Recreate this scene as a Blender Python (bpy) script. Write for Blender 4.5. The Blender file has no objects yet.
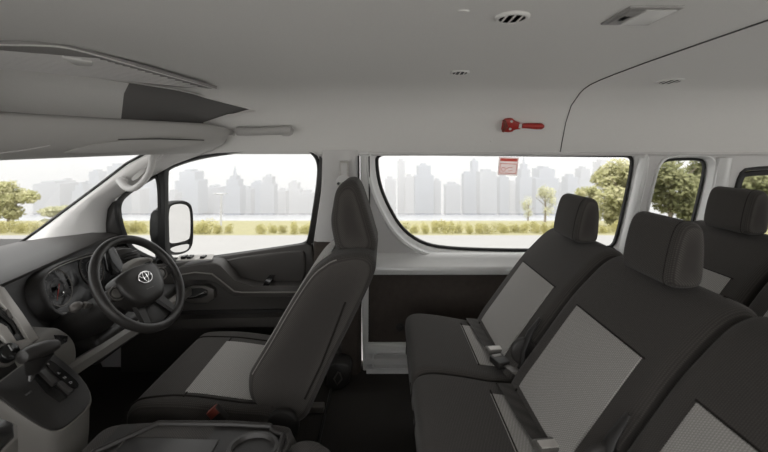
import bpy, bmesh, math, random
from mathutils import Vector, Matrix
from mathutils.geometry import tessellate_polygon
random.seed(7)
SC = bpy.context.scene
COL = SC.collection
PI = math.pi

# ---------------------------------------------------------------- camera, sky, exposure
F, CX, CY, EZ = 400.0, 385.0, 150.0, 1.2      # focal length in pixels, vanishing point, eye height
cd = bpy.data.cameras.new('camera'); cam = bpy.data.objects.new('camera', cd); COL.objects.link(cam)
cam.location = (0, 0, EZ); cam.rotation_euler = (PI/2, 0, 0)
cd.sensor_width = 36; cd.lens = 36*F/768; cd.shift_x = -(CX-384)/768; cd.shift_y = -(226-CY)/768
cd.clip_start = 0.02; cd.clip_end = 3000
cd.dof.use_dof = True; cd.dof.focus_distance = 1.75; cd.dof.aperture_fstop = 2.8
SC.camera = cam
SC.view_settings.view_transform = 'Standard'; SC.view_settings.look = 'None'
SC.view_settings.exposure = 0.0; SC.view_settings.gamma = 1.0
try: SC.view_settings.use_curve_mapping = False
except Exception: pass
SC.cycles.use_denoising = True
SC.cycles.max_bounces = 10; SC.cycles.diffuse_bounces = 6; SC.cycles.transparent_max_bounces = 16
SC.cycles.sample_clamp_indirect = 6

def make_world():
    w = bpy.data.worlds.new('hazy_sky'); SC.world = w; w.use_nodes = True
    nt = w.node_tree; nt.nodes.clear(); N = nt.nodes.new; L = nt.links.new
    tc = N('ShaderNodeTexCoord'); sx = N('ShaderNodeSeparateXYZ'); L(tc.outputs['Generated'], sx.inputs[0])
    rmp = N('ShaderNodeValToRGB'); mr = N('ShaderNodeMapRange')
    mr.inputs['From Min'].default_value = -1; mr.inputs['From Max'].default_value = 1
    L(sx.outputs['Z'], mr.inputs['Value']); L(mr.outputs['Result'], rmp.inputs['Fac'])
    e = rmp.color_ramp.elements
    e[0].position = 0.40; e[0].color = (0.93, 0.925, 0.93, 1)
    e[1].position = 1.0; e[1].color = (1, 0.99, 0.97, 1)
    m = e.new(0.5); m.color = (1, 0.992, 0.98, 1)
    st = N('ShaderNodeMapRange'); L(sx.outputs['Z'], st.inputs['Value'])
    st.inputs['From Min'].default_value = 0.15; st.inputs['From Max'].default_value = 0.8
    st.inputs['To Min'].default_value = 1.18; st.inputs['To Max'].default_value = 1.7
    bg = N('ShaderNodeBackground'); out = N('ShaderNodeOutputWorld')
    L(rmp.outputs['Color'], bg.inputs['Color']); 
    ny = N('ShaderNodeMapRange'); L(sx.outputs['Y'], ny.inputs['Value'])      # added fill for the cabin: the sky half behind the camera is brightened
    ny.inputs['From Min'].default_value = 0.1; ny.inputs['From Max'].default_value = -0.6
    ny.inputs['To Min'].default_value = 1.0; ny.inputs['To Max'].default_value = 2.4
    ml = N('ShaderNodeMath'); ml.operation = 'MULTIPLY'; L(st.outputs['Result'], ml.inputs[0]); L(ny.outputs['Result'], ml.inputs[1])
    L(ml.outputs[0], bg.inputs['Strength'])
    L(bg.outputs[0], out.inputs[0])
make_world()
sd = bpy.data.lights.new('sun', 'SUN'); sun = bpy.data.objects.new('sun', sd); COL.objects.link(sun)
sd.energy = 4.0; sd.angle = math.radians(12); sd.color = (1, 0.97, 0.93)
sun.rotation_euler = (math.radians(22), 0, 0)   # high, from the camera's side; added so the ground bounces light to the ceiling

# ---------------------------------------------------------------- small maths
def P(px, py, D): return Vector(((px-CX)*D/F, D, EZ-(py-CY)*D/F))
def lerp(a, b, t): return a+(b-a)*t
def interp(tab, v):
    if v <= tab[0][0]: return tab[0][1]
    for (a, fa), (b, fb) in zip(tab, tab[1:]):
        if v <= b: return fa+(fb-fa)*(v-a)/(b-a)
    return tab[-1][1]
WALL = [(0, 2.2), (0.62, 2.2), (1.18, 2.1), (1.34, 2.03), (1.42, 1.97), (1.47, 1.88), (1.495, 1.76)]
def Dw(z): return interp(WALL, z)
LEFT = 1.8                                     # the cabin is symmetric about y = 0.9
def Wp(px, py, add=0.0):                       # pixel -> (x, z) on the right-hand wall
    D = 2.15
    for _ in range(12):
        z = EZ-(py-CY)*D/F; D = Dw(z)+add
    return ((px-CX)*D/F, z)
def on_plane(px, py, O, n, lift=0.0):
    d = Vector(((px-CX)/F, 1, -(py-CY)/F)); c = Vector((0, 0, EZ))
    t = (O-c).dot(n)/d.dot(n); return c+d*t+n.normalized()*lift
def chaikin(pts, n=2, closed=True):
    pts = [Vector(p) for p in pts]
    for _ in range(n):
        o = []
        m = len(pts)
        for i in range(m if closed else m-1):
            a, b = pts[i], pts[(i+1) % m]
            o += [a*0.75+b*0.25, a*0.25+b*0.75]
        if not closed: o = [pts[0]]+o+[pts[-1]]
        pts = o
    return pts
def catmull(pts, n=6, closed=True):
    pts = [Vector(p) for p in pts]; m = len(pts); o = []
    rng = range(m) if closed else range(m-1)
    for i in rng:
        if closed: p0, p1, p2, p3 = pts[i-1], pts[i], pts[(i+1) % m], pts[(i+2) % m]
        else: p0, p1, p2, p3 = pts[max(i-1, 0)], pts[i], pts[i+1], pts[min(i+2, m-1)]
        for k in range(n):
            t = k/n
            o.append(0.5*((2*p1)+(p2-p0)*t+(2*p0-5*p1+4*p2-p3)*t*t+(3*p1-p0-3*p2+p3)*t*t*t))
    if not closed: o.append(pts[-1])
    return o
def area2(p): return sum(p[i-1][0]*p[i][1]-p[i][0]*p[i-1][1] for i in range(len(p)))/2
def offset2(pts, d):                           # outward offset of a closed 2-D polygon
    s = 1 if area2(pts) > 0 else -1; n = len(pts); o = []
    for i in range(n):
        a, b, c = Vector(pts[i-1][:2]), Vector(pts[i][:2]), Vector(pts[(i+1) % n][:2])
        e1 = (b-a); e2 = (c-b)
        if e1.length < 1e-7: e1 = e2.copy()
        if e2.length < 1e-7: e2 = e1.copy()
        n1 = Vector((e1.y, -e1.x)).normalized(); n2 = Vector((e2.y, -e2.x)).normalized()
        nn = n1+n2
        nn = nn.normalized() if nn.length > 1e-6 else n1
        k = max(0.6, nn.dot(n1)); o.append(b+nn*(d*s/k))
    return o

# ---------------------------------------------------------------- materials
MATS = {}
def mat(name, col, rough=0.6, metal=0.0, spec=0.5, bump=None, noise=None, emit=None, coat=0.0, alpha=1.0, rib=None, sheen=0.0):
    m = bpy.data.materials.new(name); m.use_nodes = True; nt = m.node_tree; N = nt.nodes.new; L = nt.links.new
    b = nt.nodes['Principled BSDF']; b.inputs['Base Color'].default_value = (*col, 1)
    b.inputs['Roughness'].default_value = rough; b.inputs['Metallic'].default_value = metal
    b.inputs['Specular IOR Level'].default_value = spec; b.inputs['Coat Weight'].default_value = coat
    b.inputs['Alpha'].default_value = alpha; b.inputs['Sheen Weight'].default_value = sheen
    if emit:
        b.inputs['Emission Color'].default_value = (*emit[0], 1); b.inputs['Emission Strength'].default_value = emit[1]
    tc = N('ShaderNodeTexCoord')
    colsock = None
    if noise:                                  # (scale, amount)
        nz = N('ShaderNodeTexNoise'); nz.inputs['Scale'].default_value = noise[0]; nz.inputs['Detail'].default_value = 4
        L(tc.outputs['Object'], nz.inputs['Vector'])
        mx = N('ShaderNodeMix'); mx.data_type = 'RGBA'; L(nz.outputs['Fac'], mx.inputs['Factor'])
        a = noise[1]
        mx.inputs[6].default_value = (*[c*(1-a) for c in col], 1); mx.inputs[7].default_value = (*[min(1, c*(1+a)) for c in col], 1)
        colsock = mx.outputs[2]
    if rib:                                    # woven fabric: (across, along, contrast)
        wv = N('ShaderNodeTexWave'); wv.wave_type = 'BANDS'; wv.bands_direction = 'Y'
        wv.inputs['Scale'].default_value = rib[0]; wv.inputs['Distortion'].default_value = 0.3
        w2 = N('ShaderNodeTexWave'); w2.wave_type = 'BANDS'; w2.bands_direction = 'DIAGONAL'
        w2.inputs['Scale'].default_value = rib[1]
        L(tc.outputs['Object'], wv.inputs['Vector']); L(tc.outputs['Object'], w2.inputs['Vector'])
        mm = N('ShaderNodeMath'); mm.operation = 'MULTIPLY'; L(wv.outputs['Fac'], mm.inputs[0]); L(w2.outputs['Fac'], mm.inputs[1])
        m2 = N('ShaderNodeMix'); m2.data_type = 'RGBA'; L(mm.outputs[0], m2.inputs['Factor'])
        k = rib[2]; m2.inputs[6].default_value = (*[c*(1-k) for c in col], 1); m2.inputs[7].default_value = (*[c*(1+1.6*k) for c in col], 1)
        colsock = m2.outputs[2]
        bp = N('ShaderNodeBump'); bp.inputs['Strength'].default_value = 0.35; bp.inputs['Distance'].default_value = 0.001
        L(mm.outputs[0], bp.inputs['Height']); L(bp.outputs[0], b.inputs['Normal'])
    if colsock: L(colsock, b.inputs['Base Color'])
    if bump:                                   # (scale, strength, distance)
        nb = N('ShaderNodeTexNoise'); nb.inputs['Scale'].default_value = bump[0]; nb.inputs['Detail'].default_value = 3
        L(tc.outputs['Object'], nb.inputs['Vector'])
        bp = N('ShaderNodeBump'); bp.inputs['Strength'].default_value = bump[1]; bp.inputs['Distance'].default_value = bump[2]
        L(nb.outputs['Fac'], bp.inputs['Height']); L(bp.outputs[0], b.inputs['Normal'])
    MATS[name] = m; return m
mat('headliner', (0.73, 0.72, 0.70), 0.95, spec=0.15, bump=(500, 0.25, 0.0006), noise=(320, 0.06))
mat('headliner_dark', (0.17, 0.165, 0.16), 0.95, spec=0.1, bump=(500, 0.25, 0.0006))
mat('trim_light', (0.60, 0.59, 0.58), 0.5, spec=0.4, bump=(700, 0.08, 0.0003))
mat('shelf_plastic', (0.44, 0.43, 0.415), 0.6, spec=0.3, bump=(700, 0.08, 0.0003))
mat('white_paint', (0.72, 0.72, 0.71), 0.28, coat=0.5)
mat('dark_plastic', (0.020, 0.0185, 0.0175), 0.5, spec=0.4, bump=(900, 0.2, 0.0003))
mat('dash_plastic', (0.030, 0.0275, 0.026), 0.45, spec=0.5, bump=(600, 0.2, 0.0004))
mat('wheel_leather', (0.026, 0.024, 0.0225), 0.42, spec=0.5, bump=(500, 0.15, 0.0004))
mat('door_plastic', (0.062, 0.057, 0.053), 0.5, spec=0.4, bump=(600, 0.2, 0.0004))
mat('gloss_black', (0.008, 0.008, 0.008), 0.18)
mat('display_black', (0.012, 0.012, 0.013), 0.25)
mat('rubber', (0.010, 0.010, 0.010), 0.6)
mat('silver_plastic', (0.50, 0.48, 0.455), 0.4, metal=0.2)
mat('dull_silver', (0.14, 0.13, 0.12), 0.4, metal=0.3)
mat('beige_plastic', (0.19, 0.18, 0.166), 0.55, bump=(600, 0.1, 0.0003))
mat('chrome', (0.75, 0.75, 0.75), 0.12, metal=1.0)
mat('fabric_dark', (0.061, 0.056, 0.052), 0.95, spec=0.15, rib=(60, 90, 0.3), sheen=0.1)
mat('fabric_seam', (0.022, 0.020, 0.018), 0.95, spec=0.1)
mat('fabric_light', (0.36, 0.347, 0.33), 0.9, spec=0.2, rib=(55, 80, 0.28), sheen=0.1)
mat('belt_webbing', (0.045, 0.041, 0.037), 0.8, rib=(220, 10, 0.3))
mat('buckle_plastic', (0.10, 0.094, 0.086), 0.45)
mat('brown_panel', (0.058, 0.047, 0.040), 0.75, spec=0.3, noise=(40, 0.25))
mat('carpet', (0.040, 0.037, 0.034), 1.0, spec=0.05, bump=(400, 0.8, 0.003), noise=(250, 0.4))
mat('red_plastic', (0.36, 0.025, 0.018), 0.4)
mat('dull_red', (0.16, 0.03, 0.018), 0.45)
mat('mark_red', (0.75, 0.22, 0.19), 0.6)
mat('sticker_white', (0.80, 0.74, 0.72), 0.6)
mat('mark_white', (0.45, 0.45, 0.45), 0.5)
mat('mark_grey', (0.13, 0.13, 0.13), 0.5)
mat('steel', (0.42, 0.42, 0.41), 0.32, metal=0.85)
mat('lamp_lens', (0.62, 0.61, 0.59), 0.25)
mat('louvre', (0.30, 0.29, 0.28), 0.6)
mat('seam_grey', (0.06, 0.06, 0.058), 0.8)
mat('vent_dark', (0.03, 0.03, 0.03), 0.7)
mat('mirror_glass', (0.9, 0.9, 0.9), 0.03, metal=1.0)
mat('asphalt', (0.255, 0.252, 0.247), 0.9, noise=(0.6, 0.06))
mat('concrete', (0.66, 0.655, 0.64), 0.9, noise=(0.8, 0.05))
mat('grass', (0.24, 0.225, 0.12), 0.9, noise=(1.5, 0.3))
mat('water', (0.34, 0.35, 0.36), 0.25)
mat('bark', (0.20, 0.17, 0.13), 0.9)
mat('pole_metal', (0.35, 0.35, 0.36), 0.5)

def glass_mat():
    m = bpy.data.materials.new('window_glass'); m.use_nodes = True; nt = m.node_tree; nt.nodes.clear(); N = nt.nodes.new; L = nt.links.new
    t = N('ShaderNodeBsdfTransparent'); t.inputs[0].default_value = (0.97, 0.975, 0.97, 1)
    g = N('ShaderNodeBsdfGlossy'); g.inputs['Roughness'].default_value = 0.02
    lw = N('ShaderNodeLayerWeight'); lw.inputs[0].default_value = 0.5
    pw = N('ShaderNodeMath'); pw.operation = 'POWER'; pw.inputs[1].default_value = 5; L(lw.outputs['Facing'], pw.inputs[0])
    f = N('ShaderNodeMath'); f.operation = 'MULTIPLY_ADD'; f.inputs[1].default_value = 0.4; f.inputs[2].default_value = 0.02; L(pw.outputs[0], f.inputs[0])
    mx = N('ShaderNodeMixShader'); o = N('ShaderNodeOutputMaterial')
    L(f.outputs[0], mx.inputs[0]); L(t.outputs[0], mx.inputs[1]); L(g.outputs[0], mx.inputs[2]); L(mx.outputs[0], o.inputs[0])
    MATS['window_glass'] = m
glass_mat()
def leaf_mat(name, c1, c2):
    m = bpy.data.materials.new(name); m.use_nodes = True; nt = m.node_tree; nt.nodes.clear(); N = nt.nodes.new; L = nt.links.new
    tc = N('ShaderNodeTexCoord'); nz = N('ShaderNodeTexNoise'); nz.inputs['Scale'].default_value = 1.3; L(tc.outputs['Object'], nz.inputs['Vector'])
    rp = N('ShaderNodeValToRGB'); rp.color_ramp.elements[0].position = 0.35; rp.color_ramp.elements[1].position = 0.65
    rp.color_ramp.elements[0].color = (*c1, 1); rp.color_ramp.elements[1].color = (*c2, 1); L(nz.outputs['Fac'], rp.inputs[0])
    d = N('ShaderNodeBsdfDiffuse'); t = N('ShaderNodeBsdfTranslucent'); mx = N('ShaderNodeMixShader'); mx.inputs[0].default_value = 0.45
    o = N('ShaderNodeOutputMaterial')
    L(rp.outputs[0], d.inputs[0]); L(rp.outputs[0], t.inputs[0]); L(d.outputs[0], mx.inputs[1]); L(t.outputs[0], mx.inputs[2]); L(mx.outputs[0], o.inputs[0])
    MATS[name] = m
leaf_mat('leaves_hazy', (0.36, 0.36, 0.19), (0.52, 0.50, 0.32))  # haze put into the colour: leaves lightened
leaf_mat('leaves_pale', (0.42, 0.42, 0.28), (0.56, 0.55, 0.40))
leaf_mat('leaves_green', (0.17, 0.18, 0.09), (0.30, 0.30, 0.17))
leaf_mat('shrub_leaves', (0.36, 0.34, 0.15), (0.52, 0.48, 0.25))
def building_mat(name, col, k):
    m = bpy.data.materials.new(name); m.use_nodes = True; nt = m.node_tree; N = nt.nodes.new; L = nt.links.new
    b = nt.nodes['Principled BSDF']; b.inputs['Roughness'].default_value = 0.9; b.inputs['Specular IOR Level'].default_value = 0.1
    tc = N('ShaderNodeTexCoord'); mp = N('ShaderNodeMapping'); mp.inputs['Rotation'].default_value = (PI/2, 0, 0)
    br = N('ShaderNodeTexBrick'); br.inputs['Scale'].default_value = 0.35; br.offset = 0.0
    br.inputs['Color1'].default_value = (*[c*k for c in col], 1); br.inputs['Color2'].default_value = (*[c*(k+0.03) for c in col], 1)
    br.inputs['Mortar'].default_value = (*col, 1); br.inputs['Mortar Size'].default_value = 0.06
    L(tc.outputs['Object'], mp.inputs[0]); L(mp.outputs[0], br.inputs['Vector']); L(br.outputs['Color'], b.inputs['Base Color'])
    MATS[name] = m
def film_mat(name, c, k):
    m = bpy.data.materials.new(name); m.use_nodes = True; nt = m.node_tree; nt.nodes.clear(); N = nt.nodes.new; L = nt.links.new
    t = N('ShaderNodeBsdfTransparent'); t.inputs[0].default_value = (*c, 1); d = N('ShaderNodeBsdfDiffuse'); d.inputs[0].default_value = (*c, 1)
    mx = N('ShaderNodeMixShader'); mx.inputs[0].default_value = k; o = N('ShaderNodeOutputMaterial')
    L(t.outputs[0], mx.inputs[1]); L(d.outputs[0], mx.inputs[2]); L(mx.outputs[0], o.inputs[0]); MATS[name] = m
film_mat('sticker_white', (0.93, 0.86, 0.84), 0.35)
film_mat('mark_red', (0.85, 0.35, 0.30), 0.3)
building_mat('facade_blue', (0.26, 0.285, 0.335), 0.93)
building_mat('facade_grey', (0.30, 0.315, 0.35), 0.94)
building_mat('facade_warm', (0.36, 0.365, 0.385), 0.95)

# ---------------------------------------------------------------- mesh helpers
def link(name, bm, material, parent=None, smooth=True, angle=40):
    bmesh.ops.recalc_face_normals(bm, faces=bm.faces)
    me = bpy.data.meshes.new(name); bm.to_mesh(me); bm.free()
    if material.startswith('fabric'): angle = 80
    if smooth:
        me.shade_smooth()
        try: me.set_sharp_from_angle(angle=math.radians(angle))
        except Exception: pass
    o = bpy.data.objects.new(name, me); COL.objects.link(o)
    me.materials.append(MATS[material])
    if parent:
        o.parent = parent
        o.matrix_parent_inverse = Matrix.Translation(parent.location).inverted() if parent.location.length else Matrix.Identity(4)
    return o
def thing(name, label, cat, loc=(0, 0, 0), group=None):
    o = bpy.data.objects.new(name, None); COL.objects.link(o); o.location = loc; o.empty_display_size = 0.05
    o['label'] = label; o['category'] = cat
    if group: o['group'] = group
    return o
def tag(o, label, cat, group=None, kind=None):
    o['label'] = label; o['category'] = cat
    if group: o['group'] = group
    if kind: o['kind'] = kind
    return o
def struct(o, label=None):
    o['kind'] = 'structure'
    if label: o['label'] = label; o['category'] = o.name.split('_')[0]
    return o
def lift(fn, pts): return [fn(*p) for p in pts]

def rings(bm, loops, closed=True, cap=False):
    vs = [[bm.verts.new(p) for p in lp] for lp in loops]
    for a, b in zip(vs, vs[1:]):
        n = len(a)
        for i in range(n if closed else n-1):
            j = (i+1) % n
            try: bm.faces.new((a[i], a[j], b[j], b[i]))
            except ValueError: pass
    if cap:
        for r in (vs[0], vs[-1]):
            try: bm.faces.new(r)
            except ValueError: pass
    return vs
def slab(bm, prof, y0, y1, r=0.02, dense=True, n=5):
    """closed (x,z) profile pushed through y0..y1 with rounded ends, cushion-like"""
    p = [Vector(q[:2]) for q in (catmull([Vector((a, b)) for a, b in prof], 5) if dense else prof)]
    c = sum(p, Vector((0, 0)))/len(p)
    sxx = sum((q.x-c.x)**2 for q in p); szz = sum((q.y-c.y)**2 for q in p); sxz = sum((q.x-c.x)*(q.y-c.y) for q in p)
    th = 0.5*math.atan2(2*sxz, sxx-szz); e1 = Vector((math.cos(th), math.sin(th))); e2 = Vector((-e1.y, e1.x))
    h1 = max(abs((q-c).dot(e1)) for q in p); h2 = max(abs((q-c).dot(e2)) for q in p)
    def ring(ins, y, k=1.0):
        k1, k2 = max(.1, 1-ins/h1)*k, max(.1, 1-ins/h2)*k; o = []
        for q in p:
            v = q-c; w = c+e1*(v.dot(e1)*k1)+e2*(v.dot(e2)*k2); o.append(Vector((w.x, y, w.y)))
        return o
    loops = []
    R = r*0.8
    for k in range(n+1):
        a = PI/2*k/n; loops.append(ring(R*(1-math.sin(a)), y0+r*(1-math.cos(a))))
    m = max(1, int((y1-y0)/0.08))
    for k in range(1, m): loops.append(ring(0, lerp(y0+r, y1-r, k/m)))
    for k in range(n, -1, -1):
        a = PI/2*k/n; loops.append(ring(R*(1-math.sin(a)), y1-r*(1-math.cos(a))))
    cap = [ring(R, y0-0.002*(1-q*q), q) for q in (.2, .5, .8, .93)]; cap1 = [ring(R, y1+0.002*(1-q*q), q) for q in (.93, .8, .5, .2)]
    rings(bm, cap+loops+cap1, True, True)
def path_between(prof, a, b, n=5):
    """piece of the smoothed profile running forward from nearest a to nearest b"""
    p = catmull([Vector(q) for q in prof], n); a = Vector(a); b = Vector(b)
    ia = min(range(len(p)), key=lambda i: (p[i]-a).length); ib = min(range(len(p)), key=lambda i: (p[i]-b).length)
    if ib < ia: ib += len(p)
    return [p[i % len(p)] for i in range(ia, ib+1)], (1 if area2(p) > 0 else -1)
def strip_normals(path, s):
    o = []
    for i in range(len(path)):
        a = path[max(i-1, 0)]; b = path[min(i+1, len(path)-1)]; t = (b-a).normalized()
        o.append(Vector((t.y, -t.x))*s)
    return o
def patch(bm, path, s, y0, y1, off=0.002, th=0.008, taper=0.0, bow=0.0):
    nn = strip_normals(path, s); n = len(path)
    def pt(i, y, d): q = path[i]+nn[i]*d; return Vector((q.x, y, q.y))
    loops = []
    for i in range(n):
        k = i/(n-1); a = y0+taper*(1-k); b = y1-taper*(1-k)
        row = [pt(i, a, off-th)]
        for j in range(7):
            t = j/6; row.append(pt(i, lerp(a, b, t), off+bow*math.sin(PI*t)*min(1, 4*k*(1-k)+0.3)))
        row.append(pt(i, b, off-th)); loops.append(row)
    rings(bm, loops, True, True)
def tube(bm, pts, r, seg=8, closed=False, flat=None, up=None):
    pts = [Vector(p) for p in pts]; n = len(pts); loops = []
    prev = None
    for i in range(n):
        if closed: t = pts[(i+1) % n]-pts[i-1]
        else: t = pts[min(i+1, n-1)]-pts[max(i-1, 0)]
        if t.length < 1e-9: t = Vector((1, 0, 0))
        t.normalize()
        ref = Vector(up) if up else (prev if prev else (Vector((0, 0, 1)) if abs(t.z) < 0.9 else Vector((1, 0, 0))))
        a = t.cross(ref)
        if a.length < 1e-6: a = t.cross(Vector((0, 1, 0.01)))
        a.normalize(); b = a.cross(t).normalized(); prev = b
        ri = r[i] if isinstance(r, (list, tuple)) else r
        rb = ri*(flat if flat else 1)
        loops.append([pts[i]+a*(ri*math.cos(2*PI*k/seg))+b*(rb*math.sin(2*PI*k/seg)) for k in range(seg)])
    if closed: loops.append(loops[0]); 
    vs = rings(bm, loops, True, not closed)
    if closed: bmesh.ops.remove_doubles(bm, verts=bm.verts, dist=1e-6)
def box(bm, lo, hi, bev=0.0, M=None):
    r = bmesh.ops.create_cube(bm, size=1.0); vs = r['verts']
    for v in vs:
        v.co = Vector([lerp(lo[i], hi[i], v.co[i]+0.5) for i in range(3)])
    if bev > 0:
        es = list({e for v in vs for e in v.link_edges})
        g = bmesh.ops.bevel(bm, geom=es, offset=bev, segments=3, affect='EDGES', profile=0.6)
        vs = list({v for f in g['faces'] for v in f.verts} | {v for v in vs if v.is_valid})
    if M:
        for v in vs: v.co = M @ v.co
    return vs
def prism(bm, pts, vec, bev=0.0, inset=None):
    """closed 3-D polygon pushed along vec"""
    pts = [Vector(p) for p in pts]; vec = Vector(vec)
    c = sum(pts, Vector())/len(pts)
    if bev:
        w = vec.normalized()
        sh = lambda k: [c+(p-c)*(1-k/max(1e-6, (p-c).length)) for p in pts]
        rings(bm, [sh(bev), [p+w*bev*0.35 for p in sh(bev*0.3)], [p+w*bev for p in pts], [p+vec-w*bev for p in pts],
                   [p+vec-w*bev*0.35 for p in sh(bev*0.3)], [p+vec for p in sh(bev)]], True, True)
    else: rings(bm, [pts, [p+vec for p in pts]], True, True)
def disc(bm, c, axis, r, h, seg=24, bev=0.0, sx=1.0):
    c = Vector(c); axis = Vector(axis).normalized(); u = axis.orthogonal().normalized(); v = axis.cross(u)
    if abs(axis.z) > 0.99: u, v = Vector((1, 0, 0)), Vector((0, 1, 0))
    def ring(rr, d): return [c+axis*d+u*(rr*sx*math.cos(2*PI*k/seg))+v*(rr*math.sin(2*PI*k/seg)) for k in range(seg)]
    L = [ring(r, 0), ring(r, h-bev)]
    if bev: L += [ring(r-bev*0.4, h-bev*0.3), ring(r-bev, h)]
    rings(bm, L, True, True)
def ellipsoid(bm, c, rad, M=None, sub=2, squash=None):
    r = bmesh.ops.create_icosphere(bm, subdivisions=sub, radius=1.0)
    for v in r['verts']:
        q = Vector((v.co.x*rad[0], v.co.y*rad[1], v.co.z*rad[2]))
        if M: q = M @ q
        v.co = q+Vector(c)
def frame(O, u, v):
    u = Vector(u).normalized(); n = u.cross(Vector(v)).normalized(); v = n.cross(u)
    M = Matrix((u, v, n)).transposed().to_4x4(); M.translation = Vector(O); return M
def poly_face(bm, outer, holes, fn):
    """flat polygon with holes, each a list of 2-D points, mapped through fn into space"""
    lists = [[Vector((p[0], p[1], 0)) for p in outer]]+[[Vector((p[0], p[1], 0)) for p in h] for h in holes]
    flat = [p for l in lists for p in l]; tris = tessellate_polygon(lists)
    vs = [bm.verts.new(fn(p.x, p.y)) for p in flat]
    for t in tris:
        try: bm.faces.new([vs[i] for i in t])
        except ValueError: pass
wallR = lambda x, z: Vector((x, Dw(z), z))
wallL = lambda x, z: Vector((x, LEFT-Dw(z), z))
def win_loft(bm, outline, steps, side=1):
    loops = []
    for off, dep in steps:
        q = offset2(outline, off)
        if off > 0.0121 and side > 0: q = [Vector((p.x, min(p.y, 1.180))) for p in q]
        loops.append([Vector((p.x, (Dw(p.y)+dep) if side > 0 else LEFT-Dw(p.y)-dep, p.y)) for p in q])
    rings(bm, loops, True, False)
def pane(bm, outline, off, dep, side=1):
    q = offset2(outline, off)
    poly_face(bm, q, [], lambda x, z: Vector((x, (Dw(z)+dep) if side > 0 else LEFT-Dw(z)-dep, z)))
def text_mesh(name, s, size, M, material, parent, ext=0.0003):
    c = bpy.data.curves.new(name, 'FONT'); c.body = s; c.size = size; c.extrude = ext; c.align_x = 'CENTER'; c.align_y = 'CENTER'; c.resolution_u = 2
    t = bpy.data.objects.new(name, c); COL.objects.link(t); dg = bpy.context.evaluated_depsgraph_get()
    me = bpy.data.meshes.new_from_object(t.evaluated_get(dg)); COL.objects.unlink(t); bpy.data.objects.remove(t)
    me.transform(M); me.materials.clear(); me.materials.append(MATS[material])
    o = bpy.data.objects.new(name, me); COL.objects.link(o)
    if parent: o.parent = parent; o.matrix_parent_inverse = Matrix.Translation(parent.location).inverted()
    return o

# ================================================================ the van body
# --- windows cut into the right-hand side (x, z) outlines
def outl(pix, n=2): return [Vector((p.x, p.y)) for p in chaikin([Vector(Wp(*q)) for q in pix], n)]
W_main = outl([(377, 154), (377, 168), (380, 186), (388, 206), (402, 230), (423, 245), (450, 250), (520, 252), (600, 251), (616, 249), (621, 238), (629, 203), (637, 164), (635, 156), (620, 156), (400, 154)])
W_small = outl([(645, 246), (650, 215), (657, 185), (662, 166), (670, 160), (700, 159), (710, 161), (710, 172), (705, 195), (692, 246), (685, 251), (650, 251)])
W_rear = outl([(741, 178), (750, 171), (900, 170), (925, 172), (925, 185), (905, 245), (890, 252), (735, 251), (730, 240)])
W_front = outl([(164, 174), (166, 168), (200, 157), (250, 151), (294, 149), (309, 150.5), (318, 161), (317.5, 182), (309, 236), (306, 244), (290, 247), (184, 262), (172, 262), (166, 255), (165, 230)])
W_quarter = outl([(158, 176), (150, 178), (122, 196), (116, 206), (118, 222), (124, 240), (130, 250), (154, 262), (159, 256), (159, 220)])
XF, XR = -0.34, 2.9

# right wall behind the door
def clampz(pts, top=1.176): return [Vector((p.x, min(p.y, top-0.0001*abs(p.x)))) for p in pts]
bm = bmesh.new()
def rect(a, b, c, d, n=1): return [Vector((a, c)), Vector((b, c)), Vector((b, d)), Vector((a, d))]
poly_face(bm, rect(-0.11, XR, 0.62, 1.178), [clampz(offset2(W_main, 0.062)), clampz(offset2(W_small, 0.028)), clampz(offset2(W_rear, 0.03))], wallR)
poly_face(bm, rect(-0.11, XR, 0.535, 0.62), [], wallR)
wr = struct(link('wall_right', bm, 'trim_light', smooth=False))
# lower brown board, kick sill with pressed ribs
bm = bmesh.new(); box(bm, (-0.11, 2.185, 0.145), (XR, 2.20, 0.53), 0.004)
struct(link('baseboard_right', bm, 'brown_panel'))
bm = bmesh.new()
prof = [(2.19, 0.0), (2.19, 0.15), (2.172, 0.155), (2.172, 0.142), (2.152, 0.138), (2.15, 0.115), (2.182, 0.108), (2.182, 0.085), (2.15, 0.078), (2.15, 0.062), (2.182, 0.055), (2.182, 0.03), (2.15, 0.022), (2.145, 0.0)]
rings(bm, [[Vector((x, a, b)) for a, b in prof] for x in (-0.10, XR)], True, True)
tube(bm, [Vector((x, 2.15, z)) for x, z in [(0.9, 0.112), (-0.04, 0.112), (-0.062, 0.10), (-0.068, 0.07), (-0.062, 0.035), (-0.04, 0.025), (0.9, 0.025)]], 0.006, 6)
struct(link('trim_1', bm, 'white_paint'))
# window ledge
bm = bmesh.new()
prof = [(2.20, 0.532), (2.135, 0.534), (2.128, 0.545), (2.128, 0.572), (2.134, 0.580), (2.150, 0.588), (2.165, 0.612), (2.185, 0.632), (2.20, 0.636)]
rings(bm, [[Vector((x, a, b)) for a, b in prof] for x in (-0.075, 0.6, 1.2, XR)], True, True)
struct(link('trim_2', bm, 'white_paint'))

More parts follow.
